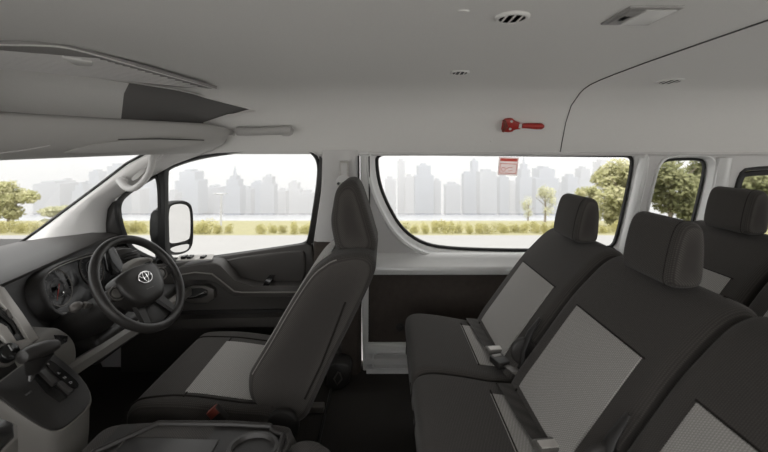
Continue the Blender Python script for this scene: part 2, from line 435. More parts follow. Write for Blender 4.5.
def window(no, outline, steps, frame_mat, gasket_from, glass_dep, side=1):
    bm = bmesh.new(); win_loft(bm, outline, steps, side)
    w = struct(link('window_%d' % no, bm, frame_mat)); bm = bmesh.new()
    win_loft(bm, outline, gasket_from, side)
    g = link('rubber_seal', bm, 'rubber', w)
    bm = bmesh.new(); pane(bm, outline, 0.006, glass_dep, side); p = link('pane', bm, 'window_glass', w, smooth=False)
    return w
window(1, W_main, [(0.064, 0.004), (0.060, -0.012), (0.052, -0.018), (0.040, -0.012), (0.034, 0.004), (0.024, 0.012), (0.014, 0.022), (0.008, 0.040)], 'white_paint',
       [(0.010, 0.036), (0.004, 0.030), (-0.005, 0.032), (-0.008, 0.044)], 0.042)
window(2, W_small, [(0.030, 0.004), (0.026, -0.010), (0.018, -0.012), (0.012, 0.01), (0.006, 0.04)], 'white_paint',
       [(0.008, 0.036), (0.003, 0.030), (-0.006, 0.032), (-0.008, 0.044)], 0.042)
window(3, W_rear, [(0.032, 0.004), (0.028, -0.010), (0.02, -0.012), (0.012, 0.01), (0.006, 0.04)], 'rubber',
       [(0.008, 0.020), (0.003, 0.010), (-0.02, 0.014), (-0.024, 0.044)], 0.042)

# driver's door
bm = bmesh.new()
DO = [Vector(Wp(*q)) for q in [(328, 148), (328, 190), (322, 262), (318, 380), (60, 380), (60, 262), (98, 236), (104, 205), (150, 168), (212, 148)]]
DO = [Vector((p.x, p.y)) for p in DO]
poly_face(bm, DO, [offset2(W_front, 0.012), offset2(W_quarter, 0.010)], lambda x, z: Vector((x, Dw(z)+0.012, z)))
door = struct(link('door_1', bm, 'trim_light', smooth=False))
bm = bmesh.new(); win_loft(bm, W_front, [(0.014, 0.014), (0.010, -0.002), (0.0, -0.004), (-0.006, 0.01), (-0.006, 0.03)]); link('rubber_seal', bm, 'rubber', door)
bm = bmesh.new(); pane(bm, W_front, 0.004, 0.024); link('pane', bm, 'window_glass', door, smooth=False)
bm = bmesh.new(); win_loft(bm, W_quarter, [(0.014, 0.014), (0.010, -0.004), (-0.004, -0.004), (-0.008, 0.01), (-0.006, 0.03)]); link('rubber_seal', bm, 'rubber', door)
bm = bmesh.new(); pane(bm, W_quarter, 0.004, 0.024); link('quarter_pane', bm, 'window_glass', door, smooth=False)
def wz(px, py, d=0.0):
    x, z = Wp(px, py, d); return Vector((x, Dw(z)+d, z))
def prism_px(bm, pix, D0, D1, bev=0.006, n=1):
    """outline measured at depth D0, pushed back to D1"""
    pts = [P(a, b, D0) for a, b in pix]
    if n: pts = chaikin(pts, n)
    prism(bm, pts, (0, D1-D0, 0), bev)
bm = bmesh.new()   # dark division bar and front corner piece
prism(bm, [wz(157.5, 172), wz(164.5, 168), wz(165.5, 262), wz(158.5, 262)], (0, 0.02, 0), 0.002); link('division_bar', bm, 'rubber', door)
bm = bmesh.new()
prism(bm, [wz(104, 206, -0.004), wz(117, 200, -0.004), wz(119, 222, -0.004), wz(126, 246, -0.004), wz(104, 246, -0.004), wz(102, 232, -0.004)], (0, 0.02, 0), 0.003); link('corner_cover', bm, 'dark_plastic', door)
bm = bmesh.new()   # slim dark rear window frame edge
prism(bm, [wz(319.5, 156, -0.006), wz(323, 160, -0.006), wz(320, 195, -0.006), wz(313, 243, -0.006), wz(307, 246, -0.006), wz(315, 200, -0.006)], (0, 0.016, 0), 0.002); link('glass_run', bm, 'dash_plastic', door)
bm = bmesh.new()   # lower trim panel
prism_px(bm, [(170, 264), (225, 256), (306, 244), (312, 246), (314, 262), (313, 378), (120, 378), (120, 268)], 2.165, 2.20, 0.01, 0); link('door_panel', bm, 'door_plastic', door)
bm = bmesh.new()   # soft upper insert
prism_px(bm, [(226, 259), (300, 250), (306, 253), (305, 278), (300, 287), (240, 289), (231, 272), (222, 264)], 2.145, 2.17, 0.012, 2); link('upper_insert', bm, 'door_plastic', door)
bm = bmesh.new()   # armrest that steps down
AR = [(172, 268), (205, 263), (217, 263), (224, 269), (239, 287), (300, 286), (307, 289), (306, 297), (236, 298), (228, 294), (212, 279), (172, 281)]
prism_px(bm, AR, 2.06, 2.18, 0.010, 1); arm = link('armrest', bm, 'door_plastic', door)
bm = bmesh.new(); tube(bm, [P(a, b, 2.055) for a, b in [(172, 276), (195, 272.5), (212, 274), (220, 280), (234, 291.5), (242, 292.5), (306, 292)]], 0.004, 6); link('armrest_highlight', bm, 'beige_plastic', arm)  # pale tube stands in for the highlight along the armrest edge
bm = bmesh.new(); prism(bm, [Vector((P(a, 0, d).x, d, z)) for a, d, z in [(176, 2.075, .623), (212, 2.075, .628), (214, 2.15, .634), (180, 2.15, .629)]], (0, 0, 0.006), 0.002); sp = link('switch_panel', bm, 'silver_plastic', arm)
for a in (184, 190, 203):
    bm = bmesh.new(); x = P(a, 0, 2.1).x; box(bm, (x-0.011, 2.085, 0.630), (x+0.011, 2.125, 0.645), 0.003); link('window_switch', bm, 'gloss_black', sp)
bm = bmesh.new(); prism_px(bm, [(266, 279), (272, 279), (267, 289), (261, 289)], 2.075, 2.15, 0.003, 0); link('pull_strap', bm, 'gloss_black', door)
bm = bmesh.new(); prism_px(bm, [(183, 287), (213, 285), (215, 303), (183, 304)], 2.13, 2.17, 0.006, 1); hs = link('handle_surround', bm, 'dull_silver', door)
bm = bmesh.new(); prism_px(bm, [(183, 289), (207, 288), (207, 298), (183, 299)], 2.124, 2.14, 0.003, 1); link('handle_recess', bm, 'vent_dark', hs)
bm = bmesh.new(); tube(bm, [P(a, b, 2.115) for a, b in [(183, 298), (195, 297), (206, 292)]], 0.007, 8); link('door_handle', bm, 'chrome', door)
bm = bmesh.new(); prism_px(bm, [(120, 321), (290, 317), (310, 317), (310, 326), (120, 330)], 2.09, 2.18, 0.008, 0); link('door_pocket', bm, 'door_plastic', door)
bm = bmesh.new(); prism_px(bm, [(120, 312), (300, 309), (300, 319), (120, 322)], 2.155, 2.18, 0.006, 0); link('pocket_recess', bm, 'dark_plastic', door)

# B pillar: pale upper shell, dark lower shell, painted door edge
bm = bmesh.new()
def pillar(bm, rows, th=0.05):
    """rows: (z, x_left, x_right, inward) -> a shallow rounded shell standing off the wall"""
    loops = []
    for z, a, b, inn in rows:
        y = Dw(z); w = b-a
        loops.append([Vector((x, yy, z)) for x, yy in [(a, y+0.03), (a, y-inn*0.5), (a+w*0.08, y-inn*0.9), (a+w*0.3, y-inn), (a+w*0.7, y-inn), (a+w*0.92, y-inn*0.9), (b, y-inn*0.5), (b, y+0.03)]])
    rings(bm, loops, True, True)
zz = lambda py: Wp(350, py)[1]
pillar(bm, [(1.20, -0.325, -0.14, 0.02), (1.0, -0.335, -0.135, 0.035), (0.85, -0.36, -0.13, 0.04), (zz(240), -0.385, -0.13, 0.045), (zz(241), -0.385, -0.13, 0.0)])
struct(link('trim_3', bm, 'trim_light'))
bm = bmesh.new()
pillar(bm, [(zz(240.5), -0.385, -0.13, 0.042), (0.5, -0.39, -0.13, 0.055), (0.3, -0.39, -0.13, 0.06), (0.0, -0.39, -0.13, 0.07)])
struct(link('trim_4', bm, 'brown_panel'))
bm = bmesh.new()
pillar(bm, [(1.19, -0.13, -0.085, 0.012), (1.0, -0.13, -0.085, 0.014), (0.6, -0.13, -0.085, 0.02), (0.15, -0.125, -0.09, 0.022), (0.0, -0.12, -0.095, 0.022)])
struct(link('trim_5', bm, 'white_paint'))
bm = bmesh.new(); tube(bm, [Vector((-0.137, Dw(z)-0.03, z)) for z in (1.17, 1.0, .6, .3, .01)], 0.006, 6); tube(bm, [Vector((-0.083, Dw(z)-0.012, z)) for z in (1.17, 1.0, .6, .3, .15)], 0.004, 6)
struct(link('trim_6', bm, 'dash_plastic'))
# posts between the side windows
for k, (a, b, m_) in enumerate([((640, 648), (619, 626), 'white_paint'), ((716, 730), (698, 716), 'white_paint')]):
    bm = bmesh.new(); loops = []
    for py, (l, r) in ((158, a), (205, (lerp(a[0], b[0], .5), lerp(a[1], b[1], .5))), (250, b)):
        p, q = wz(l, py), wz(r, py)
        loops.append([p+Vector((0, 0.005, 0)), p+Vector((0.004, -0.022, 0)), p.lerp(q, .35)+Vector((0, -0.034, 0)), p.lerp(q, .7)+Vector((0, -0.034, 0)), q+Vector((-0.004, -0.02, 0)), q+Vector((0, 0.005, 0))])
    rings(bm, loops, True, True); struct(link('trim_%d' % (7+k), bm, m_))

# front quarter of the right wall below/around the door, plus outer wall ahead of it
bm = bmesh.new()
poly_face(bm, [Vector((-2.3, 0)), Vector((-0.3, 0)), Vector((-0.3, 0.60)), Vector((-2.3, 0.60))], [], lambda x, z: Vector((x, 2.235, z)))
struct(link('wall_front_side', bm, 'dark_plastic', smooth=False)).name = 'wall_right_front'

# unseen low body side behind the camera, added to shade floor and seats
bm = bmesh.new(); poly_face(bm, rect(-2.0, XR, 0.0, 0.55), [], wallL); struct(link('wall_left_shade', bm, 'dark_plastic', smooth=False))
# unseen rear wall, its tailgate window put in to let light inside
bm = bmesh.new()
RO = [(LEFT-Dw(z), z) for z in (0, .62, 1.18, 1.34, 1.42, 1.47, 1.495)]+[(Dw(z), z) for z in (1.495, 1.47, 1.42, 1.34, 1.18, .62, 0)]
TG = [Vector((0.05, 0.70)), Vector((1.75, 0.70)), Vector((1.65, 1.16)), Vector((0.15, 1.16))]
poly_face(bm, [Vector(p) for p in RO], [TG], lambda y, z: Vector((XR, y, z))); struct(link('wall_back', bm, 'trim_light', smooth=False))
bm = bmesh.new(); poly_face(bm, TG, [], lambda y, z: Vector((XR, y, z))); struct(link('window_7', bm, 'window_glass', smooth=False))

# floor
bm = bmesh.new(); box(bm, (-2.3, -0.45, -0.06), (XR+0.02, 2.28, 0.0)); fl = struct(link('floor', bm, 'carpet', smooth=False))
bm = bmesh.new(); tube(bm, [Vector((-0.42, y, 0.004)) for y in (2.1, 1.6, 1.1, .6)], 0.008, 6); tube(bm, [Vector((-0.27, y, 0.004)) for y in (2.1, 1.6, 1.1, .6)], 0.006, 6); struct(link('trim_9', bm, 'dark_plastic'))
bm = bmesh.new(); box(bm, (-2.3, -0.4, 0.0), (-1.9, 2.25, 0.70)); struct(link('wall_front', bm, 'dark_plastic', smooth=False))

# ceiling: one cloth headliner running from window head to window head
def xfront(y):
    y = min(y, 1.8-y) if y < 0.9 else y
    return interp([(1.2, -1.27), (1.3, -1.25), (1.55, -1.10), (1.75, -0.95), (1.88, -0.83), (1.97, -0.62), (2.03, -0.42), (2.06, -0.36)], y)
CPR = [(2.10, 1.178), (2.085, 1.20)]+[(Dw(z)-0.004, z) for z in (1.24, 1.30, 1.34, 1.38, 1.42, 1.45, 1.47)]+[(1.84, 1.482), (1.78, 1.493), (1.70, 1.499), (1.6, 1.503)]
CPR = [(1.8-0.3+0.6, 1.178)]+CPR[1:]
half = CPR+[(1.4, 1.508), (1.2, 1.510), (0.9, 1.512)]
full = half+[(1.8-y, z) for y, z in half[-2::-1]]
def frontx(y, z):
    yy = max(y, 1.8-y)
    if z < 1.26: return -1.45
    if z < 1.36: return -0.90
    if z < 1.40: return -0.76
    return xfront(yy)
bm = bmesh.new(); loops = []
for y, z in full:
    xf = frontx(y, z); row = []
    if z >= 1.40: row += [Vector((xf+0.006, y, z-0.030)), Vector((xf-0.012, y, z-0.026)), Vector((xf-0.010, y, z-0.012))]
    else: row += [Vector((xf-0.02, y, z)), Vector((xf-0.01, y, z)), Vector((xf-0.005, y, z))]
    lead = [0, 0.03, 0.07, 0.14, 0.22]
    drop = [0.026, 0.018, 0.010, 0.003, 0] if z >= 1.40 else [0]*5
    for a, d in zip(lead, drop): row.append(Vector((xf+a, y, z-d*0.9)))
    x0 = xf+0.22
    for k in range(1, 25): row.append(Vector((lerp(x0, XR, k/24), y, z)))
    loops.append(row)
rings(bm, loops, False, False)
ceil = struct(link('ceiling', bm, 'headliner', angle=80))
# seam across the headliner
bm = bmesh.new(); tube(bm, [Vector((0.905+0.01*math.sin(k), y-0.002, z-0.001)) if 0 else Vector((0.915, y-0.001, z-0.0015)) for k, (y, z) in enumerate(full[:16])], 0.0022, 6); link('seam', bm, 'seam_grey', ceil)
bm = bmesh.new(); rings(bm, [[Vector((x, y, z)) for y, z in ((2.112, 1.172), (2.092, 1.170), (2.084, 1.178), (2.088, 1.190), (2.11, 1.195))] for x in (-0.33, 0.4, 1.2, XR)], True, True)
struct(link('trim_10', bm, 'trim_light'))
# roof shell above, front recess over the windscreen
bm = bmesh.new(); box(bm, (-1.75, -0.4, 1.55), (XR+0.02, 2.2, 1.58)); box(bm, (XR-0.01, -.4, 1.49), (XR+.02, 2.2, 1.56)); struct(link('roof', bm, 'headliner_dark', smooth=False)).name = 'ceiling_outer_roof'
def recess(plan, material, name):
    bm = bmesh.new(); rings(bm, [[Vector((x+dx, y, z)) for dx, z in ((0.10, 1.552), (0.03, 1.53), (0.0, 1.47), (-0.01, 1.38), (-0.02, 1.29))] for x, y in catmull([Vector(p) for p in plan], 5, False)], False)
    struct(link(name, bm, material, angle=70))
recess([(-1.42, -0.35), (-1.50, 0.3), (-1.52, 0.9), (-1.50, 1.4), (-1.43, 1.7), (-1.25, 1.915)], 'headliner', 'wall_front_upper')
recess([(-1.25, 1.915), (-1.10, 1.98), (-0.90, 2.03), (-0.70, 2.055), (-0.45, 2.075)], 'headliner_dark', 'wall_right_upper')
# windscreen
ws = [P(150, 151, 2.03), P(25, 242, 2.12)]
bm = bmesh.new()
a, b = Vector((-1.20, 2.05, 1.20)), Vector((-1.93, 2.15, 0.70))
a2, b2 = Vector((-1.36, 0.9, 1.22)), Vector((-2.05, 0.9, 0.70)); a3, b3 = Vector((-1.20, -0.25, 1.20)), Vector((-1.93, -0.35, 0.70))
rings(bm, [[a, b], [a2.lerp(a, .6)+Vector((-.02, 0, 0)), b2.lerp(b, .6)+Vector((-.02, 0, 0))], [a2, b2], [a2.lerp(a3, .6)+Vector((-.02, 0, 0)), b2.lerp(b3, .6)+Vector((-.02, 0, 0))], [a3, b3]], False)
win = struct(link('window_8', bm, 'window_glass'))
# A pillar trim shell
rowsA = [((152, 151, 2.03), (216, 149, 2.085)), ((128, 164, 2.04), (172, 165, 2.09)), ((102, 184, 2.06), (133, 186, 2.11)), ((82, 199, 2.08), (112, 199, 2.12)), ((63, 213, 2.09), (105, 210, 2.13)), ((43, 228, 2.10), (104, 224, 2.15)), ((22, 243, 2.11), (104, 242, 2.16))]
bm = bmesh.new(); loops = []
for l, r in rowsA:
    l, r = P(*l), P(*r); d = Vector((0, -1, 0.0))
    loops.append([l+Vector((0, .03, 0)), l, l.lerp(r, .12)+d*.022, l.lerp(r, .35)+d*.045, l.lerp(r, .62)+d*.045, l.lerp(r, .85)+d*.025, r, r+Vector((0, .03, 0))])
rings(bm, loops, False); pil = struct(link('trim_11', bm, 'trim_light', angle=60))
bm = bmesh.new(); tube(bm, [P(l[0]-1.5, l[1]-0.5, l[2]) for l, r in rowsA], 0.007, 6); link('rubber_seal', bm, 'rubber', pil)

# ================================================================ overhead shelf, panel, handles
def xlip(y): return interp([(1.2, -1.28), (1.3, -1.25), (1.5, -1.13), (1.75, -0.95), (1.95, -0.80), (2.04, -0.76)], max(y, 1.8-y))
sh = thing('overhead_shelf', 'pale grey parcel shelf running above the windscreen under a dark gap', 'shelf', (-1.3, 0.9, 1.2))
bm = bmesh.new(); loops = []
for y in (-0.24, -0.1, 0.3, 0.9, 1.2, 1.3, 1.4, 1.5, 1.6, 1.7, 1.8, 1.9, 1.97, 2.02, 2.035):
    x = xlip(y); k = interp([(1.9, 0), (2.02, 0.02), (2.035, 0.05)], y); zb = interp([(1.3, 0), (1.95, 0.025)], y)
    loops.append([Vector((a, y, b)) for a, b in [(x-0.34, 1.31), (x-0.05, 1.316), (x-0.018, 1.326-k), (x-0.004, 1.322-k), (x+0.002, 1.310-k*.5), (x-0.002-k, 1.275), (x-0.018-k, 1.235), (x-0.045-k, 1.205+zb*.6), (x-0.10-k, 1.172+zb), (x-0.2, 1.158+zb), (x-0.34, 1.158+zb)]])
rings(bm, loops, True, True); link('shelf_body', bm, 'shelf_plastic', sh, angle=60)
# sun visor folded under the shelf
vis = thing('sun_visor', "pale grey sun visor folded flat under the shelf above the driver's side", 'sun visor', (-1.2, 1.7, 1.17))
vp = chaikin([P(116, 139.8, 1.585), P(160, 139.3, 1.705), P(204, 140.8, 1.865), P(206, 142.5, 1.865), P(176, 147.5, 1.78), P(150, 150.5, 1.70), P(80, 154.5, 1.53), P(60, 152, 1.49)], 1)
bm = bmesh.new(); prism(bm, vp, (-0.05, 0.02, 0.0), 0.003); vb_ = link('visor_board', bm, 'shelf_plastic', vis)
bm = bmesh.new(); tube(bm, [P(118, 139.4, 1.58), P(160, 138.9, 1.70), P(204, 140.2, 1.86)], 0.002, 6); link('visor_edge', bm, 'vent_dark', vis)
bm = bmesh.new(); tube(bm, [P(-5, 154, 1.18), P(25, 150, 1.26), P(50, 145.5, 1.33)], 0.002, 6); link('shelf_crease', bm, 'trim_light', sh)
# grip at the shelf end
g = thing('grab_handle', 'short grey grip sticking out of the shelf end above the door window', 'handle', tuple(P(268, 131, 2.0)))
bm = bmesh.new(); pts = [P(238, 131, 2.0), P(252, 131.5, 1.985), P(268, 131, 1.98), P(284, 130.5, 1.985)]
tube(bm, pts, [0.026, 0.023, 0.022, 0.024], 12, flat=0.9); link('grip', bm, 'shelf_plastic', g)
bm = bmesh.new(); tube(bm, [P(283, 130.7, 1.985), P(290, 131, 1.985), P(293.5, 132, 1.99)], [0.026, 0.025, 0.012], 12); link('end_cap', bm, 'shelf_plastic', g)
# pillar handle
g = thing('grab_handle', 'white looped grab handle fixed to the windscreen pillar', 'handle', tuple(P(135, 175, 2.0)))
bm = bmesh.new(); pts = catmull([P(121, 180, 2.01), P(126, 187, 1.965), P(135, 188, 1.95), P(146, 178, 1.95), P(151, 167, 1.95), P(153, 157, 1.965), P(160, 151, 2.02)], 5, False)
tube(bm, pts, [0.019+0.004*abs(i/(len(pts)-1)*2-1)**3 for i in range(len(pts))], 12, flat=0.8); link('grip', bm, 'trim_light', g)
for q in ((122, 181), (158, 153)):
    bm = bmesh.new(); ellipsoid(bm, P(q[0], q[1], 2.01), (0.03, 0.022, 0.024)); link('mount_cover', bm, 'trim_light', g)
bm = bmesh.new(); prism(bm, chaikin([P(130, 178, 2.005), P(134, 182, 2.005), P(146, 171, 2.005), P(147, 166, 2.005)], 1), (0, 0.012, 0), 0.002); link('recess_plate', bm, 'shelf_plastic', g)

# louvred overhead panel in the front of the headliner
op = thing('louvred_ceiling_tray', 'long grey louvred panel let into the front of the ceiling', 'ceiling panel', (-1.0, 1.5, 1.48))
O = Vector((-1.0, 1.4, 1.488)); nn = Vector((0.03, -0.05, -1)).normalized()
def cp(px, py, l=0.0):
    return on_plane(px, py, O, nn, l)
bm = bmesh.new()
A0, A1, B0, B1 = cp(-60, 50), cp(214, 89), cp(-60, 40), cp(70, 45.5)
base = [cp(-70, 40, .004), cp(-10, 43, .004), cp(40, 44.5, .004), cp(70, 48, .004), cp(140, 66, .004), cp(217, 88, .004), cp(180, 86.5, .004), cp(100, 77, .004), cp(0, 66, .004), cp(-70, 60, .004)]
prism(bm, base, tuple(nn*-0.012), 0.0)
ob_ = link('louvre_board', bm, 'louvre', op)
bm = bmesh.new()
for k in range(15):
    t = k/14
    s0, e0 = cp(lerp(-60, -60, t), lerp(44, 60, t), .006), cp(lerp(100, 205, t), lerp(57.5, 87, t), .006)
    tube(bm, [s0, s0.lerp(e0, .5), e0], 0.0022, 5)
link('louvre_ribs', bm, 'trim_light', ob_)
bm = bmesh.new(); tube(bm, catmull([cp(-60, 40, .004), cp(0, 43.5, .004), cp(45, 44.5, .004), cp(75, 48.5, .004), cp(140, 66.5, .004), cp(217, 88.5, .003)], 4, False), 0.0045, 8, flat=0.6); link('border_ridge', bm, 'headliner', op)
bm = bmesh.new(); prism(bm, [cp(62, 54, .012), cp(92, 59, .012), cp(92, 63, .012), cp(76, 62, .012)], tuple(nn*-0.012), 0.002); link('catch_plate', bm, 'headliner', op)

# ceiling vents, lamp, plugs
def ceiling_vent(x, y, z, r, tilt, label, sl=3):
    t = thing('ceiling_vent', label, 'air vent', (x, y, z), 'round air vents in the ceiling')
    R = Matrix.Translation((x, y, z)) @ Matrix.Rotation(tilt, 4, 'X')
    def ringp(rr, d): return [R @ Vector((rr*math.cos(2*PI*k/32), rr*math.sin(2*PI*k/32), d)) for k in range(32)]
    bm = bmesh.new(); rings(bm, [ringp(r*1.12, 0.006), ringp(r*1.12, 0.000), ringp(r*1.0, -0.0035), ringp(r*0.86, -0.003), ringp(r*0.82, 0.004)]); link('bezel', bm, 'headliner', t)
    bm = bmesh.new(); rings(bm, [ringp(r*0.84, -0.0012), ringp(r*0.3, -0.0012)], True, True); link('duct', bm, 'vent_dark', t)
    for k in range(sl):
        u = (k-(sl-1)/2)*r*0.5
        h = math.sqrt(max(0, (r*0.8)**2-u*u)); bm = bmesh.new()
        box(bm, (u-r*0.06, -h, -0.0030), (u+r*0.06, h, -0.001), 0.0005, R @ Matrix.Rotation(0.0, 4, 'Z')); link('slat', bm, 'headliner', t)
ceiling_vent(0.297, 0.935, 1.508, 0.036, 0.0, 'largest oval ceiling vent, top centre of the ceiling beside the lamp')
ceiling_vent(0.292, 1.56, 1.501, 0.034, -0.05, 'small round ceiling vent above and left of the red hammer')
ceiling_vent(1.225, 1.72, 1.494, 0.046, -0.08, 'ceiling vent behind the curved headliner seam, above the rear windows')
lt = thing('ceiling_lamp', 'flat white rectangular dome lamp in the ceiling right of the largest vent', 'lamp', (0.59, 0.925, 1.5))
bm = bmesh.new(); box(bm, (0.53, 0.865, 1.507), (0.648, 0.985, 1.515), 0.003); link('housing', bm, 'louvre', lt)
bm = bmesh.new(); box(bm, (0.572, 0.875, 1.5045), (0.640, 0.975, 1.507), 0.002); link('lens', bm, 'lamp_lens', lt)
bm = bmesh.new(); box(bm, (0.538, 0.88, 1.505), (0.565, 0.97, 1.506), 0.001); sw = link('switch_plate', bm, 'louvre', lt)
bm = bmesh.new(); box(bm, (0.545, 0.91, 1.503), (0.558, 0.94, 1.503), 0.001); link('switch', bm, 'vent_dark', sw)
for i, (px, py, la) in enumerate([(463, 13, 'small flat plug on the ceiling left of the largest vent'), (427, 73, 'small flat plug on the ceiling left of the small round vent'), (751, 78, 'small flat plug on the ceiling at its right end'), (491, 141, 'small clip in the wall lining just below the red hammer'), (636, 147, 'small clip above the rear corner of the long window')]):
    if i < 3:
        D = (1.507-EZ)*F/(CY-py); q = P(px, py, D); bm = bmesh.new(); disc(bm, q+Vector((0, 0, 0.007)), (0, 0, -1), 0.009, 0.004, 16, 0.001, 1.6)
    else:
        x, z = Wp(px, py); q = Vector((x, Dw(z), z)); bm = bmesh.new(); disc(bm, q, (0, -1, 0.3), 0.007, 0.006, 14, 0.001)
    tag(link('trim_plug', bm, 'headliner'), la, 'trim plug', 'plugs in the ceiling lining')

# emergency hammer on its holder
x, z = Wp(520, 124); C0 = Vector((x, Dw(z)-0.004, z)); nrm = Vector((0, -0.92, -0.38)).normalized()
h = thing('emergency_hammer', 'red emergency hammer clipped to the lining above the long side window', 'hammer', tuple(C0))
def hp(px, py, l=0.01): return on_plane(px, py, C0, nrm, l)
bm = bmesh.new(); pts = [hp(521, 124.6, .02), hp(526, 124.4, .022), hp(534, 124.8, .022), hp(540, 125, .02), hp(542.3, 125.2, .018)]
tube(bm, pts, [0.012, 0.014, 0.016, 0.016, 0.008], 12); link('handle', bm, 'red_plastic', h)
bm = bmesh.new(); prism(bm, chaikin([hp(502, 118), hp(511, 116.5), hp(513.5, 119.5), hp(520, 122), hp(520, 127.5), hp(513, 128), hp(510, 131), hp(500, 130), hp(501, 124)], 1), tuple(nrm*0.018), 0.004); link('holder', bm, 'red_plastic', h)
bm = bmesh.new(); tube(bm, [hp(502.5, 118.5, .034), hp(504, 124, .036), hp(500.8, 129.5, .034)], [0.006, 0.011, 0.006], 10); link('hammer_head', bm, 'dull_red', h)
for q in ((510, 119.5), (508.5, 127)):
    bm = bmesh.new(); disc(bm, hp(q[0], q[1], .028), nrm, 0.0065, 0.003, 14); link('screw_cap', bm, 'trim_light', h)
bm = bmesh.new(); tube(bm, [hp(517.2, 124.3, .022), hp(519.6, 124.5, .022)], 0.0135, 12); link('band', bm, 'trim_light', h)

# sticker on the long window
x, z = Wp(509, 166, .036)
S = thing('safety_sticker', 'small white sticker with red print stuck to the long side window', 'sticker', (x, Dw(z)+.036, z))
def stp(px, py, l=0.0):
    x, z = Wp(px, py, .038-l); return Vector((x, Dw(z)+.038-l, z))
bm = bmesh.new(); prism(bm, [stp(499, 156.8), stp(519, 157.6), stp(517, 175.8), stp(497.5, 175)], (0, 0.001, 0)); link('backing', bm, 'sticker_white', S, smooth=False)
bm = bmesh.new(); prism(bm, [stp(500.5, 158.2, .001), stp(517.8, 158.8, .001), stp(517.4, 161.6, .001), stp(500.2, 161, .001)], (0, 0.0006, 0)); link('red_band', bm, 'mark_red', S, smooth=False)
bm = bmesh.new()
fr = [stp(500.5, 163.5, .001), stp(516.8, 164.2, .001), stp(515.8, 173.6, .001), stp(499.6, 173, .001)]
for i in range(4): tube(bm, [fr[i], fr[(i+1) % 4]], 0.0016, 5)
tube(bm, [stp(503.4+2*math.cos(k*PI/5), 169.3+2*math.sin(k*PI/5), .001) for k in range(10)], 0.0014, 5, closed=True)
tube(bm, [stp(506, 169.2, .001), stp(509, 167.4, .001), stp(512.5, 167.6, .001)], 0.0014, 5); tube(bm, [stp(508, 171, .001), stp(512.5, 170.6, .001)], 0.0012, 5); link('hammer_pictogram', bm, 'mark_red', S)

# seat belt on the B pillar
sb = thing('seat_belt', "driver's shoulder belt hanging from its slider on the pale door pillar", 'seat belt', (-0.21, 2.04, 1.0))
yb = lambda z: Dw(z)-0.05
def bp(px, py, d=0.0): 
    D = 2.05-d; return P(px, py, D)
bm = bmesh.new(); prism(bm, [bp(339.5, 161), bp(348.5, 161), bp(348.5, 181), bp(339.5, 181)], (0, 0.02, 0), 0.004); link('slider_rail', bm, 'silver_plastic', sb)
bm = bmesh.new(); prism(bm, [bp(341.2, 163, .006), bp(346.8, 163, .006), bp(346.8, 176, .006), bp(341.2, 176, .006)], (0, 0.012, 0), 0.002); link('slider_slot', bm, 'trim_light', sb)
bm = bmesh.new(); prism(bm, chaikin([bp(340, 175, .02), bp(347, 175, .02), bp(352, 183, .02), bp(347, 187, .02), bp(336, 186, .02), bp(335.5, 181, .02)], 1), (0, 0.02, 0), 0.003); link('belt_guide', bm, 'trim_light', sb)
bm = bmesh.new(); disc(bm, bp(338.5, 183.5, .022), (0, -1, 0), 0.007, 0.008, 14, 0.001); link('guide_bolt', bm, 'gloss_black', sb)
bm = bmesh.new()
rings(bm, [[Vector((a+dx, yy+dy, z)) for dx, dy in ((0, 0), (0.048, 0), (0.048, 0.002), (0, 0.002))] for a, yy, z in [(-0.235, 2.03, 1.01), (-0.240, 2.035, 0.9), (-0.245, 2.07, 0.75), (-0.27, 2.09, 0.4), (-0.275, 2.09, 0.13)]], True, True); link('webbing', bm, 'belt_webbing', sb)
bm = bmesh.new(); prism_px(bm, [(327, 367), (340, 362), (352, 368), (348, 388), (326, 392)], 2.0, 2.1, 0.01, 1); link('retractor_cover', bm, 'dash_plastic', sb)
bm = bmesh.new(); tube(bm, [P(338, 372, 1.99), P(334, 379, 1.985), P(337, 385, 1.985), P(342, 379, 1.985), P(340, 373, 1.99)], 0.004, 6, closed=True); link('anchor_loop', bm, 'dull_silver', sb)
# round cap on the brown board
q = P(400, 327, 2.183); bm = bmesh.new(); disc(bm, q, (0, -1, 0), 0.022, 0.006, 20, 0.002); disc(bm, q+Vector((0, -.005, 0)), (0, -1, 0), 0.010, 0.006, 16, 0.001)
tag(link('panel_cap', bm, 'dark_plastic'), 'small round black cap on the brown wall board beside the seat', 'cap')

# ================================================================ dashboard
db = thing('dashboard', 'dark grey dashboard with round gauges, under the windscreen', 'dashboard', (-1.6, 0.9, 0.4))
def xc(y): return interp([(1.30, -1.275), (1.36, -1.285), (1.6, -1.335), (1.85, -1.385), (2.05, -1.43), (2.16, -1.44)], y)
bm = bmesh.new(); loops = []
for y in (-0.33, 0.3, 0.9, 1.2, 1.294, 1.302, 1.4, 1.5, 1.6, 1.7, 1.8, 1.9, 2.0, 2.1, 2.16):
    x = xc(y) if y > 1.295 else -1.54; e = interp([(2.05, 0), (2.16, 0.03)], y)
    loops.append([Vector((a, y, b)) for a, b in [(-2.0, 0.60), (-2.0, 0.70), (-1.90, 0.722), (-1.75, 0.745), (x-0.12, 0.762), (x-0.02, 0.757-e*.3), (x-0.004, 0.750-e*.3), (x-0.006, 0.738-e*.3), (x-0.024, 0.730), (x+0.00, 0.66), (x+0.04, 0.57), (x+0.07, 0.50), (x-0.03, 0.43), (-1.7, 0.42)]])
rings(bm, loops, True, True); link('dash_body', bm, 'dash_plastic', db, angle=28)
bm = bmesh.new(); rings(bm, [[Vector((xc(y)+a, y, b)) for a, b in [(-0.021, 0.728), (0.003, 0.66), (0.043, 0.57), (0.073, 0.50), (0.06, 0.48), (0.0, 0.56), (-0.04, 0.70)]] for y in (1.305, 1.4, 1.5, 1.7, 1.9, 2.08)], True, True); link('dash_face', bm, 'dark_plastic', db)
